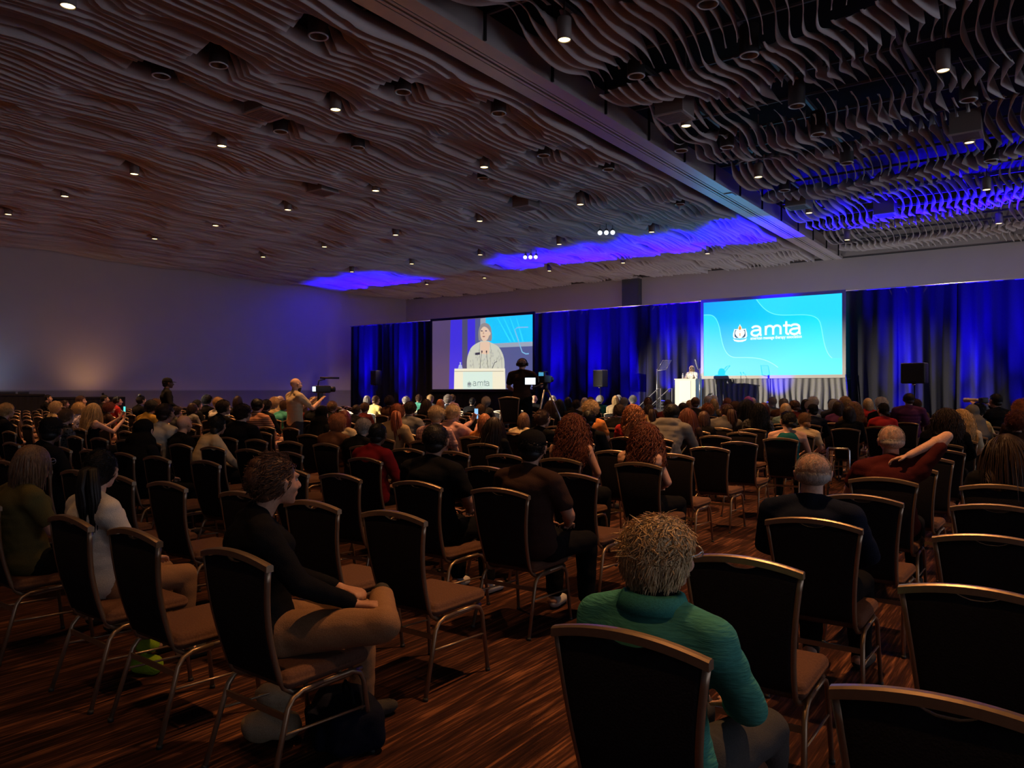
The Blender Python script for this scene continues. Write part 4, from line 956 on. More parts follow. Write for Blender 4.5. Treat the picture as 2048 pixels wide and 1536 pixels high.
def hair_mesh(kind):
    mb = MB()
    cap = lambda a=.079, b=.096, c=.092, y=-.020, z=.028: mb.ell((0, y, z), (a, b, c), 22)
    nape = lambda: mb.ell((0, -.055, -.035), (.062, .055, .055), 16)
    if kind == 'short': cap(); nape(); strands(mb, 1500, .042, .0028, 1, 'crown', up=.5)
    elif kind == 'crop': cap(.0775, .094, .091); nape(); strands(mb, 1500, .018, .0022, 2, 'crown', up=.2)
    elif kind == 'balding': mb.ell((0, -.036, -.012), (.0765, .080, .052), 20); strands(mb, 1700, .016, .0010, 3, 'crown', up=.1, sc=.975)
    elif kind == 'tousled': cap(.084, .101, .098); nape(); strands(mb, 2600, .070, .0034, 4, 'down', curl=.004, sc=1.07); strands(mb, 1200, .045, .0030, 44, 'crown', curl=.003, up=.12, sc=1.08)
    elif kind == 'curly': cap(.088, .104, .100); nape(); strands(mb, 2300, .060, .0034, 5, 'crown', curl=.009, up=.55, sc=1.10)
    elif kind == 'bob': cap(.083, .099, .095); strands(mb, 1500, .17, .0046, 6, 'down', sc=1.03); mb.ell((0, -.045, -.05), (.082, .062, .085), 18)
    elif kind == 'long': cap(.083, .099, .095); strands(mb, 1500, .38, .0052, 7, 'down', sc=1.03); mb.ell((0, -.05, -.05), (.080, .060, .10), 18)
    elif kind == 'wavy': cap(.086, .102, .098); strands(mb, 1500, .36, .0056, 8, 'down', curl=.007, sc=1.06); mb.ell((0, -.052, -.05), (.088, .062, .10), 18)
    elif kind == 'curlylong': cap(.086, .103, .098); strands(mb, 1500, .37, .0070, 9, 'down', curl=.016, sc=1.07); mb.ell((0, -.055, -.05), (.092, .066, .10), 18); mb.ell((0, -.105, -.15), (.095, .045, .10), 18)
    elif kind == 'bun': cap(.080, .097, .093); nape(); strands(mb, 1300, .05, .0030, 10, 'back'); mb.ell((0, -.115, .045), (.045, .040, .042), 16); strands(mb, 150, .02, .003, 11, 'back')
    elif kind == 'topbun': cap(.080, .097, .093); nape(); strands(mb, 1300, .05, .0030, 12, 'back'); mb.ell((.02, -.055, .125), (.042, .042, .038), 16); mb.ell((-.02, -.04, .13), (.03, .03, .03), 12)
    elif kind == 'lowbun': cap(.081, .098, .094); nape(); strands(mb, 1300, .05, .0030, 13, 'back'); mb.ell((0, -.10, -.055), (.052, .042, .045), 16); mb.ell((.02, -.12, -.075), (.03, .03, .03), 12)
    elif kind == 'pony':
        cap(.080, .097, .093); nape(); strands(mb, 1300, .05, .0030, 14, 'back'); r = random.Random(4)
        for k in range(60):
            a = r.uniform(0, 6.28); q = r.uniform(0, .040); ox, oy = q*math.cos(a), q*math.sin(a); L = r.uniform(.26, .34)
            mb.tube([(ox*.4, -.100+oy*.4, .03), (ox, -.145+oy, .01), (ox*1.5, -.155+oy*1.4, -.08), (ox*1.6+.01, -.165+oy, -.17), (ox*1.2+.02, -.17+oy, .0-L)], [.011, .014, .012, .009, .002], 5)
    elif kind == 'updo': cap(.081, .098, .094); nape(); strands(mb, 1300, .06, .0034, 15, 'back', curl=.004); mb.ell((0, -.095, .02), (.050, .045, .06), 16); mb.ell((0, -.08, .075), (.04, .04, .035), 14)
    if kind in ('cap',):
        pass
    me = mb.mesh('hair', M_HAIR)
    return me
def cap_mesh():
    b = MB(); n = 24; prof = [(0, .122), (.035, .120), (.062, .106), (.080, .078), (.086, .045), (.087, .022), (.080, .022)]
    vs = [(r*math.cos(6.2832*k/n), -.014+r*1.17*math.sin(6.2832*k/n), z) for r, z in prof for k in range(n)]
    b.add(vs, [(i*n+k, i*n+(k+1) % n, (i+1)*n+(k+1) % n, (i+1)*n+k) for i in range(len(prof)-1) for k in range(n)])
    vs = []; m = 12
    for i in range(m+1):
        a = math.radians(20+140*i/m)
        for rr, z in ((.082, .036), (.084, .030), (.155, .020), (.153, .026)): vs.append((rr*.93*math.cos(a), -.014+(rr*1.13)*math.sin(a), z))
    b.add(vs, [(i*4+k, i*4+(k+1) % 4, (i+1)*4+(k+1) % 4, (i+1)*4+k) for i in range(m) for k in range(4)]); b.ell((0, -.014, .122), (.008, .008, .005), 8)
    return b.mesh('cap', M_CLOTH)
def scarf_mesh():
    b = MB(); b.ell((0, -.016, .024), (.090, .108, .102), 22); b.caps((0, -.03, -.04), (0, -.05, -.14), .085, .12); b.caps((0, -.06, -.15), (0, -.07, -.30), .15, .20)
    return remesh(b, 'head_scarf', M_CLOTH, .011, 3, folds(3))
def glasses_mesh():
    b = MB()
    for s in (-1, 1):
        b.tube([(s*.034+.024*math.cos(6.2832*k/14), .103, .006+.019*math.sin(6.2832*k/14)) for k in range(15)], .0022, 6, cap=False)
        b.tube([(s*.058, .100, .010), (s*.080, .06, .010), (s*.088, .0, .008), (s*.084, -.012, -.008)], .0022, 6)
    b.tube([(-.010, .106, .008), (.010, .106, .008)], .0022, 6); return b.mesh('glasses', simple('glasses_frame', (.55, .55, .55), .25, .7))
def headset_mesh():
    b = MB(); b.tube([(s_*.092*math.cos(a), -.01, .02+.100*math.sin(a)) for s_, a in [(1, k*math.pi/14) for k in range(15)]], .007, 6)
    for s in (-1, 1): b.cyl((s*.078, -.004, -.005), (s*.104, -.004, -.005), .034, 16)
    b.tube([(-.10, .0, -.01), (-.09, .06, -.05), (-.04, .10, -.07)], .003, 6); return b.mesh('headset', M_BLACK)
def eye_mesh(s):
    b = MB(); b.ell((s*.031, .072, .002), (.012, .0130, .007), 12); b.ell((s*.031, .0835, .002), (.005, .003, .005), 8, 1)
    return b.mesh('eye', [cached('ew', lambda: simple('eye_white', (.35, .32, .30), .4)), cached('ep', lambda: simple('eye_pupil', (.03, .02, .02), .3))])
_cache = {}
def cached(key, fn):
    if key not in _cache: _cache[key] = fn()
    return _cache[key]
def variant(me, mat):
    """same mesh data in another cloth material"""
    if mat == M_CLOTH: return me
    k = (me.name, mat.name)
    def mk():
        m = me.copy(); m.materials.clear(); m.materials.append(mat); return m
    return cached(k, mk)

SK = {'l': (.62, .36, .25), 'm': (.42, .22, .14), 'd': (.14, .07, .045), 'p': (.70, .44, .33)}
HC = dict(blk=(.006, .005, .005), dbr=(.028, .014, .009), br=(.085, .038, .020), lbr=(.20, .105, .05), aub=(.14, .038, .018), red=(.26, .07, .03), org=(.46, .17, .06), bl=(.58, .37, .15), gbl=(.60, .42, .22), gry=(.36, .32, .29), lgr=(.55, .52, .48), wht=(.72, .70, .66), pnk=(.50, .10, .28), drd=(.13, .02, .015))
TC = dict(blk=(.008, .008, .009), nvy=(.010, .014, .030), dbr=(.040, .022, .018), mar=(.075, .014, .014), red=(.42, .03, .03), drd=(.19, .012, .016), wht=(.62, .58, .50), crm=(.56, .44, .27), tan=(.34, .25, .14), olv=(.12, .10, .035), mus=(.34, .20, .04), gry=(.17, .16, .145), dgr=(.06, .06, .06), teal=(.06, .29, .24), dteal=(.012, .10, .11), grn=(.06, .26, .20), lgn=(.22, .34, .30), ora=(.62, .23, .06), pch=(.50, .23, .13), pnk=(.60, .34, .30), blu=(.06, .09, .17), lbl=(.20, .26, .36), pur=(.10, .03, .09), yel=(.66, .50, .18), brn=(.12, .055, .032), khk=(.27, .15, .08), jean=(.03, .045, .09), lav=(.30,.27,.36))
BOTTOM = {'j': 'jean', 'b': 'blk', 'k': 'khk', 'g': 'dgr'}

def person(loc, rz, s, hair, hcol, top, tcol, label, pose='lap', sex='f', skin='l', bottom='b', extras=(), width=1.0, group=None, pat='p', far=False, look=0.0):
    f = sex == 'f'; J = POSES[pose]; hp = J['head']
    e = empty('person', loc, rz, label, 'person', group, scale=(s*width, s*(1+(width-1)*.5), s))
    lk = round(look/.3)*.3; link('body', cached(('b', pose, f, lk), lambda: body_mesh(pose, f, lk)), e, color=SK[skin])
    slv = top.replace('hood', 'long').replace('collar', 'long')
    me = cached(('s', pose, f, slv, 'hood' in top), lambda: shirt_mesh(pose, f, slv, 'hood' in top))
    link('shirt' if slv != 'tank' else 'sleeveless_top', variant(me, CLOTHS[pat]), e, color=TC[tcol])
    if top == 'collar': link('collar', cached('collar', collar_mesh), e, loc=(J['nek'][0], J['nek'][1], J['nek'][2]+.0), color=TC[tcol])
    if not far:
        link('trousers', cached(('t', pose), lambda: trouser_mesh(pose, f)), e, color=TC[BOTTOM[bottom]])
        for q_ in 'lr': link('shoe', cached(('sh', pose, q_), lambda: shoe_mesh(pose, q_)), e, color=(.05, .045, .04) if 'white_shoes' not in extras else (.5, .48, .45))
    def onhead(name, me, col=None): return link(name, me, e, loc=hp, rot=(0, 0, lk), color=col)
    if hair == 'scarf': onhead('head_scarf', cached('scarf', scarf_mesh), HC.get(hcol) or TC[hcol])
    elif hair == 'hoodup': onhead('raised_hood', cached('scarf', scarf_mesh), TC[hcol])
    elif hair != 'bald':
        if hair == 'cap':
            onhead('hair', cached(('h', 'crop'), lambda: hair_mesh('crop')), HC['blk'] if hcol != 'gry' else HC['gry'])
            onhead('cap', cached('cap', cap_mesh), TC['blk'] if tcol != 'wht' else TC['tan'])
        else: onhead('hair', cached(('h', hair), lambda: hair_mesh(hair)), HC[hcol])
    if 'glasses' in extras: onhead('glasses', cached('gl', glasses_mesh))
    if 'headset' in extras: onhead('headset', cached('hs', headset_mesh))
    if 'face' in extras:
        for q_ in (-1, 1): onhead('eye', cached(('ey', q_), lambda: eye_mesh(q_)))
    if 'beard' in extras:
        b = MB(); b.ell((0, .045, -.075), (.052, .050, .045), 16); b.ell((0, .06, -.10), (.03, .03, .035), 12); onhead('beard', cached('beard', lambda: b.mesh('beard', M_HAIR)), HC['dbr'])
    return e
# ------------------------------------------------------------------ the cast: x, y of the head top in the photograph, row (None = from height), look
# (x, ytop, row, hair, haircolour, top, topcolour, sex, pose, pattern, description)
L = []
def P(x, y, r, hair, hc, top, tc, sex, desc, pose=None, pat='p', **k): L.append((x, y, r, hair, hc, top, tc, sex, desc, pose, pat, k))
# -- near
P(1322,1035,0,'tousled','gbl','collar','teal','f','older woman with short tousled blonde-grey hair, glasses and teal crinkled jacket', width=1.16, glasses=1, bottom='g', rz=-.08, look=-.3, pat='k', under=1)
P(538,908,0,'updo','br','long','blk','f','person with pinned brown hair and black jacket, khaki legs crossed, front left', pose='cross', bottom='k', rz=-.45, look=.3, face=1, skin='m', width=1.05)
P(200,898,0,'pony','blk','short','wht','f','woman in white shirt with long black ponytail over two chair backs', bottom='k', rz=.05, look=.6)
P(56,890,0,'bob','lbr','short','olv','f','person with brown shoulder-length hair and olive top at far left edge', rz=.0, look=.3, glasses=1, width=1.1)
P(95,834,1,'cap','blk','long','blk','m','dark silhouette in black cap and black top, second row at far left', look=.6, skin='d')
P(1610,903,2,'balding','gry','long','nvy','m','balding grey-haired man in navy jacket with visible ears, aisle seat', width=1.16, rz=.0)
P(862,847,2,'crop','blk','short','blk','m','man with close black hair and black shirt just left of centre', width=1.12, skin='m', rz=.1, look=.3, bottom='b', white_shoes=1)
P(1082,860,2,'cap','blk','short','dbr','m','man in black cap and dark brown shirt with visible ear', width=1.12, skin='m', rz=.0, look=.3, bottom='b', white_shoes=1)
P(285,838,2,'scarf','blk','long','blk','f','large dark figure in black head covering, third row at left', width=1.1)
P(739,845,3,'crop','blk','long','drd','m','man with black hair in deep red sweater', width=1.05, skin='d')
P(413,832,3,'lowbun','blk','long','crm','f','person with dark hair leaning in a cream sweater', pose='lean', rz=-.15, skin='m')
P(328,806,3,'crop','dbr','short','wht','m','broad man in pale short-sleeved shirt with dark cropped hair', width=1.2, skin='m')
P(128,817,3,'short','lbr','short','dgr','f','person with short auburn-blonde hair and patterned dark top', pat='b')
P(7,806,3,'short','bl','long','blk','f','person with blonde hair and black top cut by the left edge', pose='lap2')
P(1141,827,4,'curlylong','aub','tank','blk','f','woman with big dark auburn curls and bare shoulder', width=1.0, skin='l', rz=.1, look=.3)
P(1275,845,4,'curlylong','aub','tank','blk','f','woman with long red-brown curls and patterned sleeveless top at the aisle', pat='b', rz=-.08, width=1.04)
P(1783,849,4,'balding','gry','short','mar','m','balding man in maroon t-shirt with one arm bent behind his neck', pose='neckarm', width=1.1, rz=.1, skin='l')
P(2010,868,4,'long','dbr','short','blk','f','dark long-haired person at the right edge, fifth row', width=1.1, skin='m')
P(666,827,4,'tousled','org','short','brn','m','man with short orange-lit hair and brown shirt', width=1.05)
P(187,806,4,'long','bl','tank','blk','f','woman with long straight blonde hair raising a phone with bare arms', pose='phone', rz=0.0, look=0.0, width=.95)
P(486,808,4,'short','dbr','long','blk','m','broad person in black jacket with dark brown hair, left of centre', width=1.2)
P(686,820,5,'bob','drd','short','crm','f','person with red-brown hair and pale ruffled top')
P(454,800,5,'short','dbr','long','blk','m','man with dark hair and glasses in black top', glasses=1, rz=0.0, look=.0, face=1)
P(790,807,5,'pony','red','short','tan','f','woman with long red ponytail and tan top', width=1.12)
P(872,811,5,'short','gbl','short','pnk','m','older man with grey-blond hair and pink checked shirt', pat='c', width=1.08)
P(987,834,5,'long','dbr','long','blk','f','woman with long straight dark brown hair, centre')
P(300,800,5,'short','blk','short','mus','m','man with dark hair in mustard shirt', width=1.1, skin='m')
P(110,805,5,'curly','gbl','short','tan','f','person with curly grey-blonde hair, left')
P(158,807,5,'curly','bl','short','lav','f','person with curly blonde hair and patterned pale top, left', pat='b')
P(515,794,6,'crop','blk','short','pch','m','large man in peach and brown patterned shirt', pat='s', width=1.25)
P(907,809,6,'short','gbl','long','pnk','m','man with sandy hair and pale pink shirt holding up a phone', pose='phone', rz=.0, look=0.0)
P(968,827,6,'bob','org','long','ora','f','person with bright orange hair and orange top')
P(1176,820,6,'crop','blk','long','blk','m','man with close black hair and black top before the orange shirt', skin='d')
P(1083,820,6,'updo','br','long','blk','f','woman with gold-lit pinned hair and glasses in black', glasses=1, rz=-.1, look=0.0, face=1, width=1.05)
P(217,806,6,'curly','drd','long','dbr','f','person with curly dark red hair, left')
P(367,829,3,'bald','gry','short','blk','m','person whose bald orange-lit crown shows between chairs', skin='l')
P(233,793,8,'crop','blk','long','red','m','person with headset and red-lit face near the control desk', headset=1)
P(161,786,7,'short','br','long','tan','f','person with reddish brown hair turned sideways near the control desk', rz=-1.2)
P(1044,825,7,'bob','lbr','short','crm','f','woman with light brown shoulder-length hair and cream top')
P(1323,807,7,'crop','blk','hood','gry','m','man with close dark hair in a grey hooded sweatshirt', width=1.2, skin='d', pose='lean')
P(1272,809,7,'curlylong','org','short','red','f','woman with long golden-red curls and red top')
P(820,803,7,'short','dbr','short','gry','m','man with dark hair in grey-beige t-shirt', width=1.15)
P(1180,803,8,'curly','gbl','short','ora','m','person with wavy sandy hair in orange shirt', width=1.1)
P(1373,816,8,'long','aub','long','dbr','f','woman with very long straight auburn hair in dark brown')
P(1572,823,8,'lowbun','blk','tank','dteal','f','woman with curly black hair and teal sleeveless top', width=1.15, rz=.25)
P(1890,816,8,'wavy','dbr','long','blk','f','woman with big dark wavy hair, right side', width=1.1)
P(2030,825,8,'curly','aub','long','dbr','f','person with frizzy auburn hair at the right edge')
P(1606,825,9,'lowbun','lbr','short','crm','f','woman with low light-brown bun and cream wrap', rz=.1, width=1.05)
P(1237,808,9,'short','dbr','long','blk','m','person with short dark brown hair in black, centre right')
P(1404,822,9,'bob','br','short','blk','f','person with brown bob seen over a chair back')
P(1919,818,9,'wavy','bl','short','crm','f','person with curly blonde hair beside big dark hair')
P(1941,809,10,'hoodup','gry','short','tan','f','person in raised grey hood at right')
P(1448,807,10,'pony','br','long','gry','f','woman with brown ponytail and grey sweater', width=1.2)
P(1514,806,10,'wavy','blk','long','dgr','f','woman with long black hair and dark patterned top, right of centre', pat='b')
P(2042,800,10,'curly','org','long','dbr','f','person with orange curls cut by the right edge')
P(1695,812,11,'bob','dbr','long','blk','f','woman with dark brown bob in black, before red-topped woman')
P(1963,805,11,'short','blk','short','yel','f','person with black hair and yellow top turned to the side', rz=-.7)
P(1558,806,12,'bob','gbl','short','lgn','f','woman with sandy bob and pale green top')
P(1716,803,12,'wavy','lbr','long','brn','f','woman with long light brown hair, right')
P(1749,806,12,'lowbun','blk','long','red','f','woman with black bun in bright red top')
P(1586,800,13,'crop','br','long','mar','m','broad man with brown hair in maroon shirt below the screen', width=1.2)
P(1498,798,12,'long','blk','long','blk','f','woman with long black hair in black below the screen', width=1.1)
P(1817,786,14,'crop','dbr','long','pur','m','broad man in dark shirt sitting high before the blue drape', width=1.2, lift=.12)
P(1985,787,13,'crop','blk','long','blk','m','photographer in black aiming a long pale lens to the left', pose='photo', rz=.8, lift=.1)
# -- mid and far, left part
for a in [
 (281,788,8,'topbun','blk','long','blk','f','person with black top bun near the left wall'),
 (312,797,7,'short','br','long','blk','m','person with brown hair behind the mustard shirt'),
 (95,785,9,'crop','blk','long','blk','m','person with black hair before the control desk, far left'),
 (210,788,9,'crop','blk','long','blk','m','person with pale lit face by the control desk'),
 (415,788,9,'curly','blk','long','blk','f','person with round dark hair against the lower wall'),
 (437,794,7,'short','bl','short','wht','f','person with blonde hair and bright white top, left'),
 (476,790,9,'bob','dbr','long','blk','f','person with dark bob against the lower wall'),
 (471,812,5,'short','br','long','blk','m','person with brown hair behind broad black jacket'),
 (533,799,7,'short','blk','long','blk','f','person with black hair right of the large patterned shirt'),
 (549,796,9,'curly','bl','short','tan','f','person with fair curls left of the bearded cameraman'),
 (559,789,10,'balding','gbl','long','tan','m','fair balding person left of the bearded cameraman'),
 (567,801,8,'short','br','short','teal','m','person with brown-grey hair in white and teal top'),
 (597,800,8,'wavy','br','long','mar','f','person with brown wavy hair below the bearded cameraman'),
 (634,796,8,'curly','gbl','long','blk','f','person with fair curly hair over a black coat'),
 (641,812,5,'scarf','blk','long','blk','f','figure wrapped in black cloth, left of centre'),
 (658,802,8,'short','lbr','long','blk','m','person with brown-grey hair right of the black coat'),
 (710,809,8,'crop','dbr','long','blk','m','man with dark hair below the far left drape'),
 (730,805,9,'short','br','long','mar','m','man with brown hair left of the yellow shirt'),
 (722,836,4,'short','gry','long','blk','m','small grey head low between chairs'),
 (733,791,14,'bob','gry','long','blk','f','dark grey-haired person before the far left drape'),
 (752,791,12,'crop','br','short','yel','m','man with glasses in bright yellow shirt'),
 (779,793,11,'curly','dbr','long','brn','f','person with dark round hair, yellow shirt to the left'),
 (811,793,13,'short','lgr','long','mar','m','person with light grey hair in maroon, below left drapes'),
 (838,788,15,'short','br','short','grn','m','person with brown hair in green shirt left of the left screen'),
 (861,789,15,'short','gbl','long','dgr','f','person with fair hair below left edge of the left screen'),
 (852,798,12,'long','dbr','long','blk','f','person with long dark hair below the left screen'),
 (880,798,12,'bob','org','long','tan','f','person with ginger bob below the left screen'),
 (896,791,14,'curly','gry','short','lbl','f','person with grey-brown hair below the left screen'),
 (905,787,16,'short','lbr','long','pnk','m','person with glasses below the left screen'),
 (944,795,14,'crop','blk','long','blk','m','person in dark headset raising a hand below the left screen'),
 (958,808,9,'short','lbr','long','blk','m','sandy head right of the raised phone'),
 (972,795,13,'curly','gry','long','dgr','f','grey curly-haired person in dark patterned top left of the raised chair'),
 (1068,787,16,'bald','gry','long','blk','m','bald orange-lit head right of the raised cameraman'),
 (1105,789,15,'bob','lgr','long','blk','f','fair head right of the tripod'),
 (1101,800,12,'long','br','long','dgr','f','person with long brown hair right of the tripod'),
 (1118,798,13,'long','blk','long','blk','f','person with long black hair right of the tripod'),
 (1136,794,14,'bob','blk','long','blk','f','person with black bob, centre'),
 (1150,799,12,'short','dbr','long','blk','f','person with dark hair behind sandy wavy hair'),
 (1165,795,14,'bob','gry','long','gry','f','person with grey bob left of the small loudspeaker'),
 (1180,794,15,'short','br','long','blk','m','brown head left of the small loudspeaker'),
 (1208,790,16,'short','lgr','long','dteal','m','person with pale grey hair in grey-green below the small loudspeaker'),
 (1221,791,16,'bob','bl','long','tan','f','person with bright blonde bob right of the small loudspeaker'),
 (1236,788,17,'short','wht','long','pnk','f','white-haired person right of the blonde bob'),
 (1247,795,14,'short','gry','long','gry','m','grey-brown head beside white-haired people'),
 (1264,789,16,'short','wht','long','blk','m','person with bright white hair in black, before the blue drape'),
 (1297,795,13,'updo','br','long','dbr','f','person with brown updo left of the stage stairs'),
 (1293,808,10,'pony','dbr','long','tan','f','person with dark hair and tan top behind the hooded sweatshirt'),
 (1365,805,11,'crop','dbr','long','dbr','m','dark head just left below the podium'),
 (1389,794,13,'crop','br','long','blk','m','man with brown hair and red neck below the podium'),
 (1378,800,14,'bob','lbr','long','dbr','f','light brown head at the podium foot'),
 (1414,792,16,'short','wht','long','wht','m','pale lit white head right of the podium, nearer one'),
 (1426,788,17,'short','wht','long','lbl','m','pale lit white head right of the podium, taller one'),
 (1437,797,15,'bob','bl','long','blu','f','bright blonde head right of the two white heads'),
 (1412,809,11,'curly','org','long','dbr','f','person with ginger curls right below the podium'),
 (1456,796,15,'short','org','long','tan','f','person with orange-blond hair under the speaker shadow'),
 (1468,802,13,'short','br','long','brn','m','brown-haired person beside pink hair'),
 (1478,792,15,'bob','pnk','long','pur','f','person with pink and purple hair'),
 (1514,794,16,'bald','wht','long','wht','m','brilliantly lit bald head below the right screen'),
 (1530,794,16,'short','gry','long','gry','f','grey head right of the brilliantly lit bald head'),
 (1537,805,12,'bob','aub','long','dgr','f','person with auburn bob below the right screen'),
 (1571,797,15,'short','gry','long','brn','m','grey-brown head left of the maroon shirt'),
 (1600,798,15,'bob','blk','long','blk','f','dark head right of the maroon shirt'),
 (1615,808,12,'cap','blk','long','nvy','m','person in dark flat cap below the right screen'),
 (1625,795,16,'curly','wht','long','lbl','f','person with white-blonde hair below the right screen'),
 (1634,802,14,'short','gry','long','lbl','f','grey-blue lit head beside white-blonde hair'),
 (1647,801,14,'curly','lgr','long','blk','f','person with round silver curls below the right screen'),
 (1661,798,15,'short','blk','long','dgr','f','dark head right of silver curls'),
 (1674,802,13,'bob','dbr','long','pur','f','person with dark brown bob in plum top'),
 (1693,795,16,'curly','bl','long','tan','f','bright blonde curls at right foot of the screen'),
 (1728,796,16,'bob','gbl','long','red','f','fair head right of the right screen'),
 (1759,797,14,'curly','wht','long','blk','f','person with big white-blonde curls before the grey-lit drape'),
 (1828,798,15,'short','br','long','brn','m','brown head partly behind the high sitting man'),
 (350,812,6,'short','dbr','long','dgr','m','person with dark hair right of the standing capped man'),
 (395,800,8,'short','blk','long','blk','m','dark head below the lower wall, left'),
 (385,806,7,'bob','dbr','long','gry','f','person with dark bob in grey, left'),
 (130,800,8,'short','dbr','long','blk','m','dark head far left behind curly hair'),
 (1330,800,13,'short','dbr','long','mar','f','head at the foot of the stage stairs'),
]: P(*a)
SPEC = []
for (x, y, r, hair, hc, top, tc, sex, desc, pose, pat, k) in L:
    t, a, b = ray(x)
    Yh = row_y(r)+.245; Z = Yh/b; X = Z*a
    Hh = EYE-(y-HOR)*Z/FPX
    lift = k.get('lift', 0); Hh -= lift
    Hh = max(1.16, min(1.43, Hh))
    SPEC.append([x, y, r, hair, hc, top, tc, sex, desc, pose, pat, k, X, Yh, Z, Hh, lift])
# keep neighbours in a row apart
byrow = {}
for q in SPEC: byrow.setdefault(q[2], []).append(q)
for r, qs in byrow.items():
    qs.sort(key=lambda q: q[12])
    for i in range(1, len(qs)):
        if qs[i][12]-qs[i-1][12] < .50:
            m = (qs[i][12]+qs[i-1][12])/2; qs[i-1][12] = m-.25; qs[i][12] = m+.25
# ------------------------------------------------------------------ seats
slots = chair_slots()
for q in SPEC:
    r, X = q[2], q[12]
    near = sorted([s for s in slots if s[0] == r and len(s) == 3], key=lambda s: abs(s[1]-X))
    if near and abs(near[0][1]-X) < .42 and r > 4: near[0][1] = X; near[0].append(1)
    elif near and abs(near[0][1]-X) < .30: near[0].append(1); q[12] = X*.6+near[0][1]*.4 if r > 1 else X
    else: slots.append([r, X, 'right' if X > -2 and r < 15 else 'left', 1])
final = []
for s in sorted(slots, key=lambda s: (s[0], -len(s))):
    if any(o[0] == s[0] and abs(o[1]-s[1]) < .475 for o in final): continue
    final.append(s)
seen = [s for s in final if visible(s[1], row_y(s[0]))]
# riser with the raised camera position takes some seats
RIS = (-9.55, 12.75)
rt, ra, rb = ray(1048); RZ = 15.6; RIS = (RZ*ra, RZ*rb)
seen = [s for s in seen if not (abs(s[1]-RIS[0]) < 1.45 and abs(row_y(s[0])+.25-RIS[1]) < 1.45)]
bt, ba, bb_ = ray(592); BZ_ = 14.2; BRD = (BZ_*ba, BZ_*bb_)
st, sa_, sb_ = ray(333); STD = (18.0*sa_, 18.0*sb_)
for q in (BRD, STD): seen = [s for s in seen if not (abs(s[1]-q[0]) < .45 and abs(row_y(s[0])+.25-q[1]) < .5)]
seen.sort(key=lambda s: -1/ (visible(s[1], row_y(s[0]))[2]))
SKIP = set()
HID = {1: [-8.3], 2: [-11.0,-9.7], 3: [-14.6], 4: [-17.3,-16.6,-13.9,-11.1,-10.4], 5: [-20.6,-19.9,-16.6,-15.3,-8.3,-0.3], 6: [-24.0,-23.3,-22.6,-19.3,-18.6,-18.0,-14.4,-11.7,-9.2,-0.3], 7: [-26.7,-26.0,-25.3,-21.3,-20.7,-20.0,-19.3,-16.0,-15.5,-14.0,-10.5,-7.9,-7.2,-5.9,-0.3], 8: [-27.4,-24.0,-23.4,-22.7,-22.0,-20.9,-18.7,-18.0,-17.0,-16.0,-14.7,-12.2,-10.6,-9.9,-9.2,-7.2,-6.1,-5.2,-0.4], 9: [-26.7,-26.0,-25.4,-24.7,-23.8,-22.7,-21.4,-20.7,-20.0,-16.0,-15.5,-14.7,-14.1,-13.4,-12.3,-11.2,-5.1,-0.3], 10: [-27.4,-26.7,-26.0,-25.4,-24.7,-23.4,-22.7,-22.0,-21.4,-20.0,-19.4,-18.0,-17.4,-16.7,-16.0,-15.4,-14.7,-14.1,-13.4,-11.9,-7.2,-6.1,-5.2,-0.4], 11: [-27.4,-26.7,-25.4,-24.7,-24.0,-23.4,-22.0,-21.4,-20.7,-20.0,-19.4,-18.7,-18.0,-17.4,-16.7,-16.0,-15.4,-14.7,-10.6,-7.2,-6.6,-5.9,-5.4,-0.3], 12: [-27.4,-26.7,-26.0,-25.4,-24.7,-24.0,-23.4,-22.7,-22.0,-21.4,-20.7,-20.0,-19.4,-18.7,-18.0,-17.4,-16.7,-14.1,-11.2,-8.9,-7.2,-6.6,-5.9,-5.0,-0.3], 13: [-27.4,-26.7,-25.4,-24.7,-24.0,-23.4,-22.7,-22.0,-20.7,-20.0,-19.4,-18.7,-18.0,-16.7,-16.0,-15.2,-14.1,-13.4,-12.3,-11.2,-9.2,-7.6,-7.1,-6.5,-5.6,-4.4,-0.3], 14: [-27.4,-26.7,-25.4,-24.7,-24.0,-23.4,-22.7,-22.0,-21.4,-20.7,-20.0,-19.4,-17.9,-17.4,-16.7,-16.0,-14.5,-11.9,-10.4,-9.9,-7.9,-7.1,-6.6,-5.9,-5.2,-4.4,-1.0,-0.3], 15: [-27.4,-26.7,-26.0,-25.4,-24.7,-24.0,-23.4,-22.7,-22.0,-21.4,-20.7,-18.7,-18.0,-17.4,-16.1,-15.4,-14.1,-11.5,-10.3,-9.2,-8.6,-7.9,-6.1,-5.2,-4.7,-4.2,-1.9,-1.2,-0.3], 16: [-27.4,-26.7,-26.0,-25.4,-24.7,-24.0,-23.4,-22.7,-22.0,-20.0,-19.4,-18.7,-18.0,-17.4,-16.7,-16.1,-15.4,-14.7,-13.4,-11.9,-11.2,-9.6,-8.6,-7.4,-6.3,-5.8,-4.8,-4.1,-2.6,-1.9,-1.2,-0.3], 17: [-27.4,-26.7,-26.0,-25.4,-24.7,-24.0,-23.4,-21.4,-20.7,-20.0,-19.4,-18.7,-18.0,-17.4,-16.7,-16.0,-15.4,-13.4,-11.9,-11.2,-10.6,-9.9,-9.2,-8.6,-7.7,-6.6,-5.9,-5.2,-4.6,-3.9,-3.2,-1.9,-1.2,-0.3], 18: [-27.4,-26.7,-26.0,-25.4,-24.0,-22.7,-22.0,-21.4,-20.7,-20.0,-19.4,-18.7,-18.0,-16.7,-16.0,-15.4,-14.7,-14.1,-13.4,-11.9,-11.2,-10.6,-9.9,-9.2,-8.6,-7.9,-7.2,-6.6,-5.9,-5.2,-4.6,-3.2,-2.6,-1.9,-1.2,-0.3]}   # seats the crowd hides completely
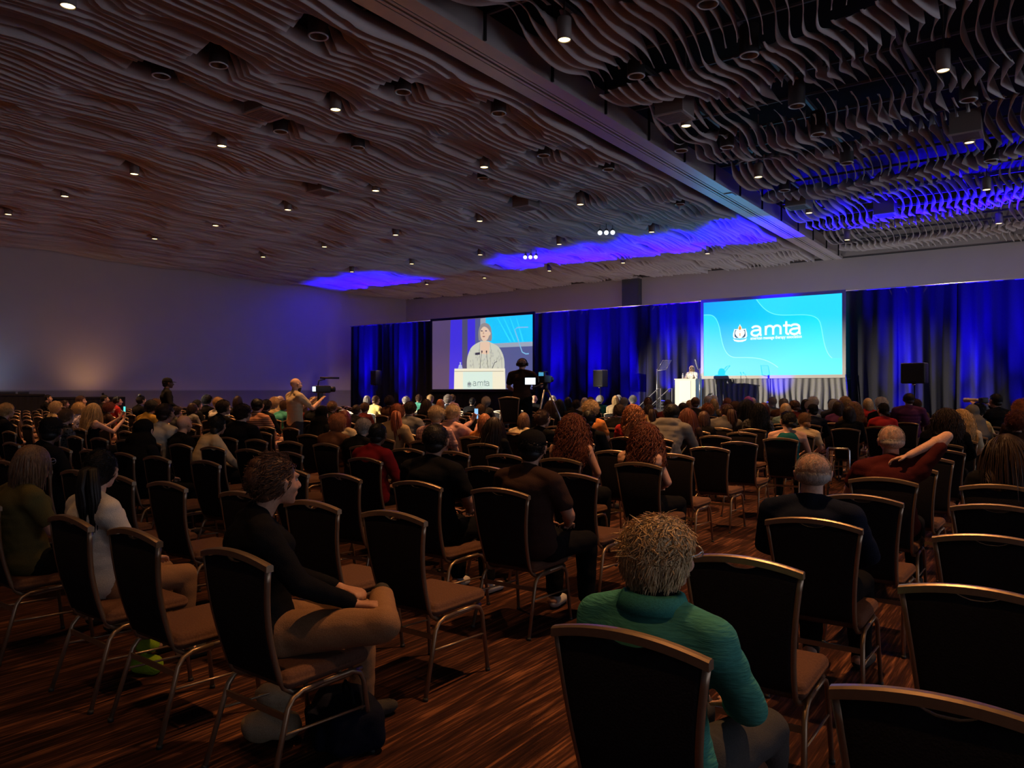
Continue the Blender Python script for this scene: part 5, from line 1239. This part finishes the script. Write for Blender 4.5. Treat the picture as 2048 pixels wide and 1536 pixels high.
HID = {(r_, x_) for r_, v_ in HID.items() for x_ in v_}
seen = [s for s in seen if (s[0], round(s[1], 1)) not in HID or len(s) > 3 or s[0] < 4]
seen.sort(key=lambda s: ((s[0], round(s[1], 1)) in HID, visible(s[1], row_y(s[0]))[2]))
rows = {}
for s in seen: rows.setdefault((s[0], s[2]), []).append(s)
lab = {}
for (r, blk), ss in rows.items():
    ss.sort(key=lambda s: -s[1] if blk == 'left' else s[1])
    for i, s in enumerate(ss): lab[id(s)] = (r, blk, i)
# a first chair with its parts, then copies
base = empty('banquet_chair', (0, 0, 0)); base_parts = [link(nm, me, base) for nm, me in CP]
crng = random.Random(9); count = 0; overflow = []
used = False
for s in seen:
    key = (s[0], round(s[1], 1))
    if key in SKIP: continue
    r, x = s[0], s[1]; vz = visible(x, row_y(r))[2]; occ = len(s) > 3
    _, blk, i = lab[id(s)]
    side = ('%s seat left of the centre aisle' % ordc[min(i, 34)]) if blk == 'left' else ('%s seat right of the centre aisle' % ordc[i])
    label = '%s dark banquet chair, %s row from the camera, %s' % ('occupied' if occ else 'empty', 'nearest' if r == 0 else ordn[r], side)
    grp = 'banquet chairs, %s block' % blk
    loc = (x+(0 if r < 5 else crng.uniform(-.012, .012)), row_y(r)+.305+(crng.uniform(-.02, .02) if r > 1 else 0), 0); rz = crng.uniform(-.035, .035)
    if count >= 296: overflow.append((loc, rz)); continue
    count += 1
    if vz < 14:
        if not used: e = base; used = True; ch = base_parts
        else:
            e = base.copy(); C.objects.link(e)
            for p_ in base_parts: c = p_.copy(); c.parent = e; C.objects.link(c)
        e.location = loc; e.rotation_euler = (0, 0, rz)
    else: e = link('banquet_chair', CJ, None, loc, (0, 0, rz))
    tag(e, label, 'chair', grp)
if overflow:
    b = MB(); V = [tuple(v.co) for v in CJ.vertices]; Fc = [tuple(p_.vertices) for p_ in CJ.polygons]; mi = [p_.material_index for p_ in CJ.polygons]
    for loc, rz in overflow:
        k0 = len(b.f); b.add(V, Fc, 0, True, Matrix.Translation(loc) @ Matrix.Rotation(rz, 4, 'Z')); b.m[k0:] = mi
    b.obj('far_banquet_chairs', list(CJ.materials), None, label='crowd of distant dark banquet chairs in the front rows', cat='chairs', kind='stuff')
# ------------------------------------------------------------------ seat everybody
prng = random.Random(12)
PEOPLE = []
for q in SPEC:
    x, y, r, hair, hc, top, tc, sex, desc, pose, pat, k, X, Yh, Z, Hh, lift = q
    J = POSES[pose or 'lap']; pose = pose or prng.choice(['lap', 'lap', 'lap2'])
    s = Hh/(POSES[pose]['head'][2]+.12)
    bear = math.atan2(-(-18-X if X < -2.5 else -9-X), 27-Yh)       # bearing of the screen they watch
    rz = k.get('rz'); rz = rz if rz is not None else .25*bear+prng.uniform(-.12, .12)
    look = k.get('look'); look = look if look is not None else max(-.3, min(.6, bear*.95-rz+prng.uniform(-.25, .2)))
    ex = tuple(n for n in ('glasses', 'headset', 'face', 'white_shoes') if n in k)
    e = person((X, row_y(r)+.305, lift-.0), rz, s, hair, hc, top, tc, desc, pose, sex, k.get('skin', 'l'), k.get('bottom', 'b'), ex, k.get('width', 1.05 if sex == 'm' else .98), 'seated audience', pat, Z > 13, look)
    if 'under' in k: b = MB(); b.caps((0, J['nek'][1]-.0, J['nek'][2]-.02), (0, J['nek'][1]+.02, J['nek'][2]+.045), .062, .055, 18); b.obj('black_undershirt', M_BLACKC, e)
    PEOPLE.append(e)
    if lift:
        b = MB(); b.rbox((-.2, -.2, .0), (.2, .2, lift+.30), .03); t = b.obj('stool', M_BLACKC, None, loc=(X, row_y(r)+.27, 0), label='dark stool under %s' % ('the photographer' if pose == 'photo' else 'the high sitting man'), cat='stool')
def standing(name_label, px, Z, z0, htop, rz, **k):
    t, a, b = ray(px); s = (zat(htop, Z)-z0)/1.735
    return person((Z*a, Z*b, z0), rz, s, label=name_label, **k), (Z*a, Z*b), s
# riser, raised cameraman, tripod, high chair
e = empty('camera_riser', (RIS[0], RIS[1], 0), label='low black riser carrying the cameraman and tripod', cat='riser')
MB().rbox((-1.15, -1.15, .42), (1.15, 1.15, .50), .02).obj('deck', M_STAGE, e)
MB().box((-1.12, -1.12, .01), (1.12, 1.12, .42)).obj('skirting', M_BLACKC, e)
man, mxy, ms = standing('cameraman in black with headphones standing on the riser at the tripod camera', 1044, 15.6, .50, 716, .30, hair='balding', hcol='dbr', top='short', tcol='dbr', pose='camop', sex='m', skin='l', bottom='b', extras=('headset',), width=1.18)
t, a, b_ = ray(1091); TZ = 15.4; TX, TY = TZ*a, TZ*b_
e = empty('tripod', (TX, TY, .5), label='tall black video tripod beside the raised cameraman', cat='tripod')
for k in range(3):
    an = k*2.094+.6; MB().tube([(.05*math.cos(an), .05*math.sin(an), 1.08), (.28*math.cos(an), .28*math.sin(an), .55), (.42*math.cos(an), .42*math.sin(an), .02)], [.02, .018, .013], 8).obj('leg', M_POLE, e)
MB().cyl((0, 0, 1.04), (0, 0, 1.22), .05, 14).obj('fluid_head', M_BLACK, e); MB().tube([(0, -.05, 1.2), (-.14, -.3, 1.12)], .012, 8).obj('pan_handle', M_BLACK, e)
e = empty('video_camera', (TX, TY, 1.72), rz=.22, label='large video camera with small blue glowing finder on the tripod', cat='camera', scale=(.8, .8, .8))
MB().rbox((-.09, -.28, 0), (.09, .20, .20), .03).obj('camera_body', M_BLACK, e); MB().cyl((0, .2, .1), (0, .42, .1), .06, 18, 0, .075).obj('lens', M_BLACK, e)
MB().tube([(0, -.15, .2), (0, -.1, .29), (0, .12, .29), (0, .16, .2)], .013, 8).obj('handle', M_BLACK, e)
fnd = MB().rbox((-.06, -.36, .16), (.10, -.26, .28), .02).obj('viewfinder', M_BLACK, e); MB().box((-.045, -.366, .175), (.085, -.361, .265)).obj('finder_glow', emis('finder_cyan', (.08, .38, .62), .9), fnd)
e = empty('field_monitor', (TX-.25, TY-.18, 1.68), rz=YAW-.1, label='small bright white monitor screen beside the tripod camera', cat='monitor')
MB().rbox((-.12, -.012, 0), (.12, .02, .16), .012).obj('case', M_BLACK, e); MB().box((-.105, -.018, .012), (.105, -.0125, .148)).obj('display', emis('monitor_white', (.75, .88, 1.0), 1.6), e)
MB().tube([(0, .02, .05), (.12, .1, -.06), (.2, .14, -.02)], .009, 6).obj('arm', M_BLACK, e)
t, a, b_ = ray(1011); e = base.copy(); C.objects.link(e)
for p_ in base_parts: c = p_.copy(); c.parent = e; C.objects.link(c)
e.location = (15.3*a, 15.3*b_+.3, .50); e.rotation_euler = (0, 0, .25); tag(e, 'empty dark banquet chair raised on the riser beside the cameraman', 'chair')
# bearded cameraman with shoulder rig
man, bxy, bs = standing('bald bearded man in beige shirt standing and holding up a video camera', 590, 14.2, 0, 755, -.2, hair='bald', hcol='dbr', top='short', tcol='crm', pose='rig', sex='m', skin='l', bottom='g', extras=('beard', 'face'), width=1.08)
hx = Vector((bxy[0], bxy[1], 0))+Matrix.Rotation(-.2, 3, 'Z') @ Vector((0, .50*bs, 1.42*bs))
e = empty('handheld_camera', hx, rz=-.2, label='black handheld video camera with microphone and glowing screen, raised by the bearded man', cat='camera')
MB().rbox((-.06, -.12, .04), (.06, .20, .18), .02).obj('camera_body', M_BLACK, e); MB().cyl((0, .2, .11), (0, .30, .11), .045, 14, 0, .055).obj('lens', M_BLACK, e)
MB().rbox((-.035, -.05, -.12), (.035, .05, .05), .015).obj('grip', M_BLACK, e)
MB().tube([(0, -.05, .18), (0, -.03, .28), (0, .1, .30)], .012, 8).obj('handle', M_BLACK, e); MB().cyl((0, .0, .33), (0, .40, .33), .018, 12).obj('shotgun_microphone', M_BLACK, e)
fs_ = MB().rbox((-.03, -.15, .06), (.11, -.13, .17), .006).obj('flip_screen', M_BLACK, e); MB().box((-.02, -.156, .07), (.10, -.151, .16)).obj('display', emis('flip_white', (.7, .9, 1), 1.8), fs_)
# strap over his shoulder
# standing man in cap at the left wall
standing('standing man in black cap and black sweater against the left wall', 334, 18.0, 0, 755, -.35, hair='cap', hcol='blk', top='long', tcol='blk', pose='still', sex='m', skin='d', bottom='b', extras=(), width=1.1)
# speaker behind the podium
t, a, b_ = ray(1384); Zs = 25.75/b_
person((Zs*a, 25.75, SZ), math.pi-.12, (zat(731, Zs)-SZ)/1.735, 'bob', 'gbl', 'long', 'wht', 'speaker in white patterned jacket behind the cream podium', 'podium', 'f', 'p', 'b', ('face',), 1.08, None, 'b')
# phones held up
def phone(i_person, off, label, glow):
    pe = PEOPLE[i_person]; v = Vector(pe.location)+Matrix.Rotation(pe.rotation_euler.z, 3, 'Z') @ (Vector(off)*pe.scale.z)
    e = empty('phone', v, rz=pe.rotation_euler.z, label=label, cat='phone')
    MB().rbox((-.038, -.005, -.075), (.038, .005, .085), .004).obj('case', M_BLACK, e); MB().box((-.034, -.0065, -.070), (.034, -.0052, .080)).obj('display', emis('phone_'+glow, {'teal': (.1, .7, .65), 'sky': (.25, .5, .85)}[glow], 1.3), e)
idx = {q[8]: i for i, q in enumerate(SPEC)}
for d_, off, lb, g in (('woman with long straight blonde hair raising a phone with bare arms', (0, .455, 1.17), 'black phone with teal screen held up by the long-haired blonde woman', 'teal'), ('man with sandy hair and pale pink shirt holding up a phone', (0, .455, 1.17), 'phone with bright blue screen held up below the left screen', 'sky')):
    phone(idx[d_], off, lb, g)
i_ = idx['photographer in black aiming a long pale lens to the left']; pe = PEOPLE[i_]; v = Vector(pe.location)+Matrix.Rotation(.8, 3, 'Z') @ (Vector((0, .20, 1.20))*pe.scale.z)
e = empty('photo_camera', v, rz=.8, label='camera with long pale telephoto lens held by the photographer at right', cat='camera')
MB().rbox((-.07, -.05, -.05), (.07, .04, .05), .015).obj('camera_body', M_BLACK, e); ln = MB().tube([(0, .04, 0), (0, .12, 0), (0, .13, 0), (0, .34, 0), (0, .35, 0), (0, .44, 0)], [.028, .028, .032, .033, .042, .042], 18).obj('lens', simple('pale_lens', (.62, .52, .42), .4), e)
# ------------------------------------------------------------------ small things on the floor
def at_floor(px, py, h=0.0): X, Y, Z = at_h(px, py, h); return X, Y
X, Y = at_floor(296, 1345)
e = empty('tote_bag', (X, Y, 0), rz=.4, label='small lime green bag under the second chair at front left', cat='bag')
b = MB(); b.caps((-.04, 0, .05), (.04, 0, .05), .055, .055); b.caps((-.03, 0, .16), (.03, 0, .16), .045, .04); link('bag_body', remesh(b, 'bag_body', M_CLOTH, .008, 3, folds(5, .006)), e, color=(.30, .48, .03))
MB().tube([(-.04, 0, .18), (-.03, 0, .26), (.03, 0, .26), (.04, 0, .18)], .005, 6).obj('strap', M_BLACKC, e)
X, Y = at_floor(545, 1475)
e = empty('paper_bag', (X, Y, 0), rz=.7, label='crumpled pale canvas bag under the front left chair', cat='bag')
b = MB(); b.caps((-.06, 0, .06), (.06, 0, .06), .07, .07); b.caps((-.03, 0, .20), (.03, 0, .18), .05, .055); link('bag_body', remesh(b, 'bag_body', M_CLOTH, .009, 2, folds(8, .014)), e, color=(.36, .27, .17))
X, Y = at_floor(665, 1480)
e = empty('backpack', (X+.05, Y+.05, 0), rz=-.5, label='black backpack on the carpet under the cross-legged person', cat='bag')
b = MB(); b.rbox((-.20, -.13, 0), (.20, .13, .20), .06, n=5); b.rbox((-.14, -.17, .03), (.14, -.12, .14), .02); link('bag_body', remesh(b, 'bag_body', M_CLOTH, .01, 3, folds(11, .01)), e, color=(.008, .010, .022))
MB().tube([(-.1, .0, .20), (-.05, 0, .25), (.05, 0, .25), (.1, 0, .20)], .008, 6).obj('handle', M_BLACKC, e)
# rolling suitcase handle in the aisle
X, Y = row_y(7)*0-1.9, 7.6
t, a, b_ = ray(1676); Zq = FPX*(EYE-1.0)/(897-HOR); X, Y = Zq*a, Zq*b_
e = empty('rolling_suitcase', (X, Y, 0), rz=.05, label='rolling suitcase with tall silver pull handle standing in the aisle', cat='suitcase')
MB().rbox((-.17, -.11, .05), (.17, .11, .52), .04, n=4).obj('suitcase_shell', M_BLACKC, e)
MB().tube([(-.10, 0, .5), (-.10, 0, .985), (-.09, 0, 1.0), (.09, 0, 1.0), (.10, 0, .985), (.10, 0, .5)], .011, 8).obj('pull_handle', M_CHROME, e)
for sx in (-1, 1):
    for sy in (-1, 1): MB().cyl((sx*.13-.012, sy*.08, .025), (sx*.13+.012, sy*.08, .025), .025, 12).obj('wheel', M_GLIDE, e)
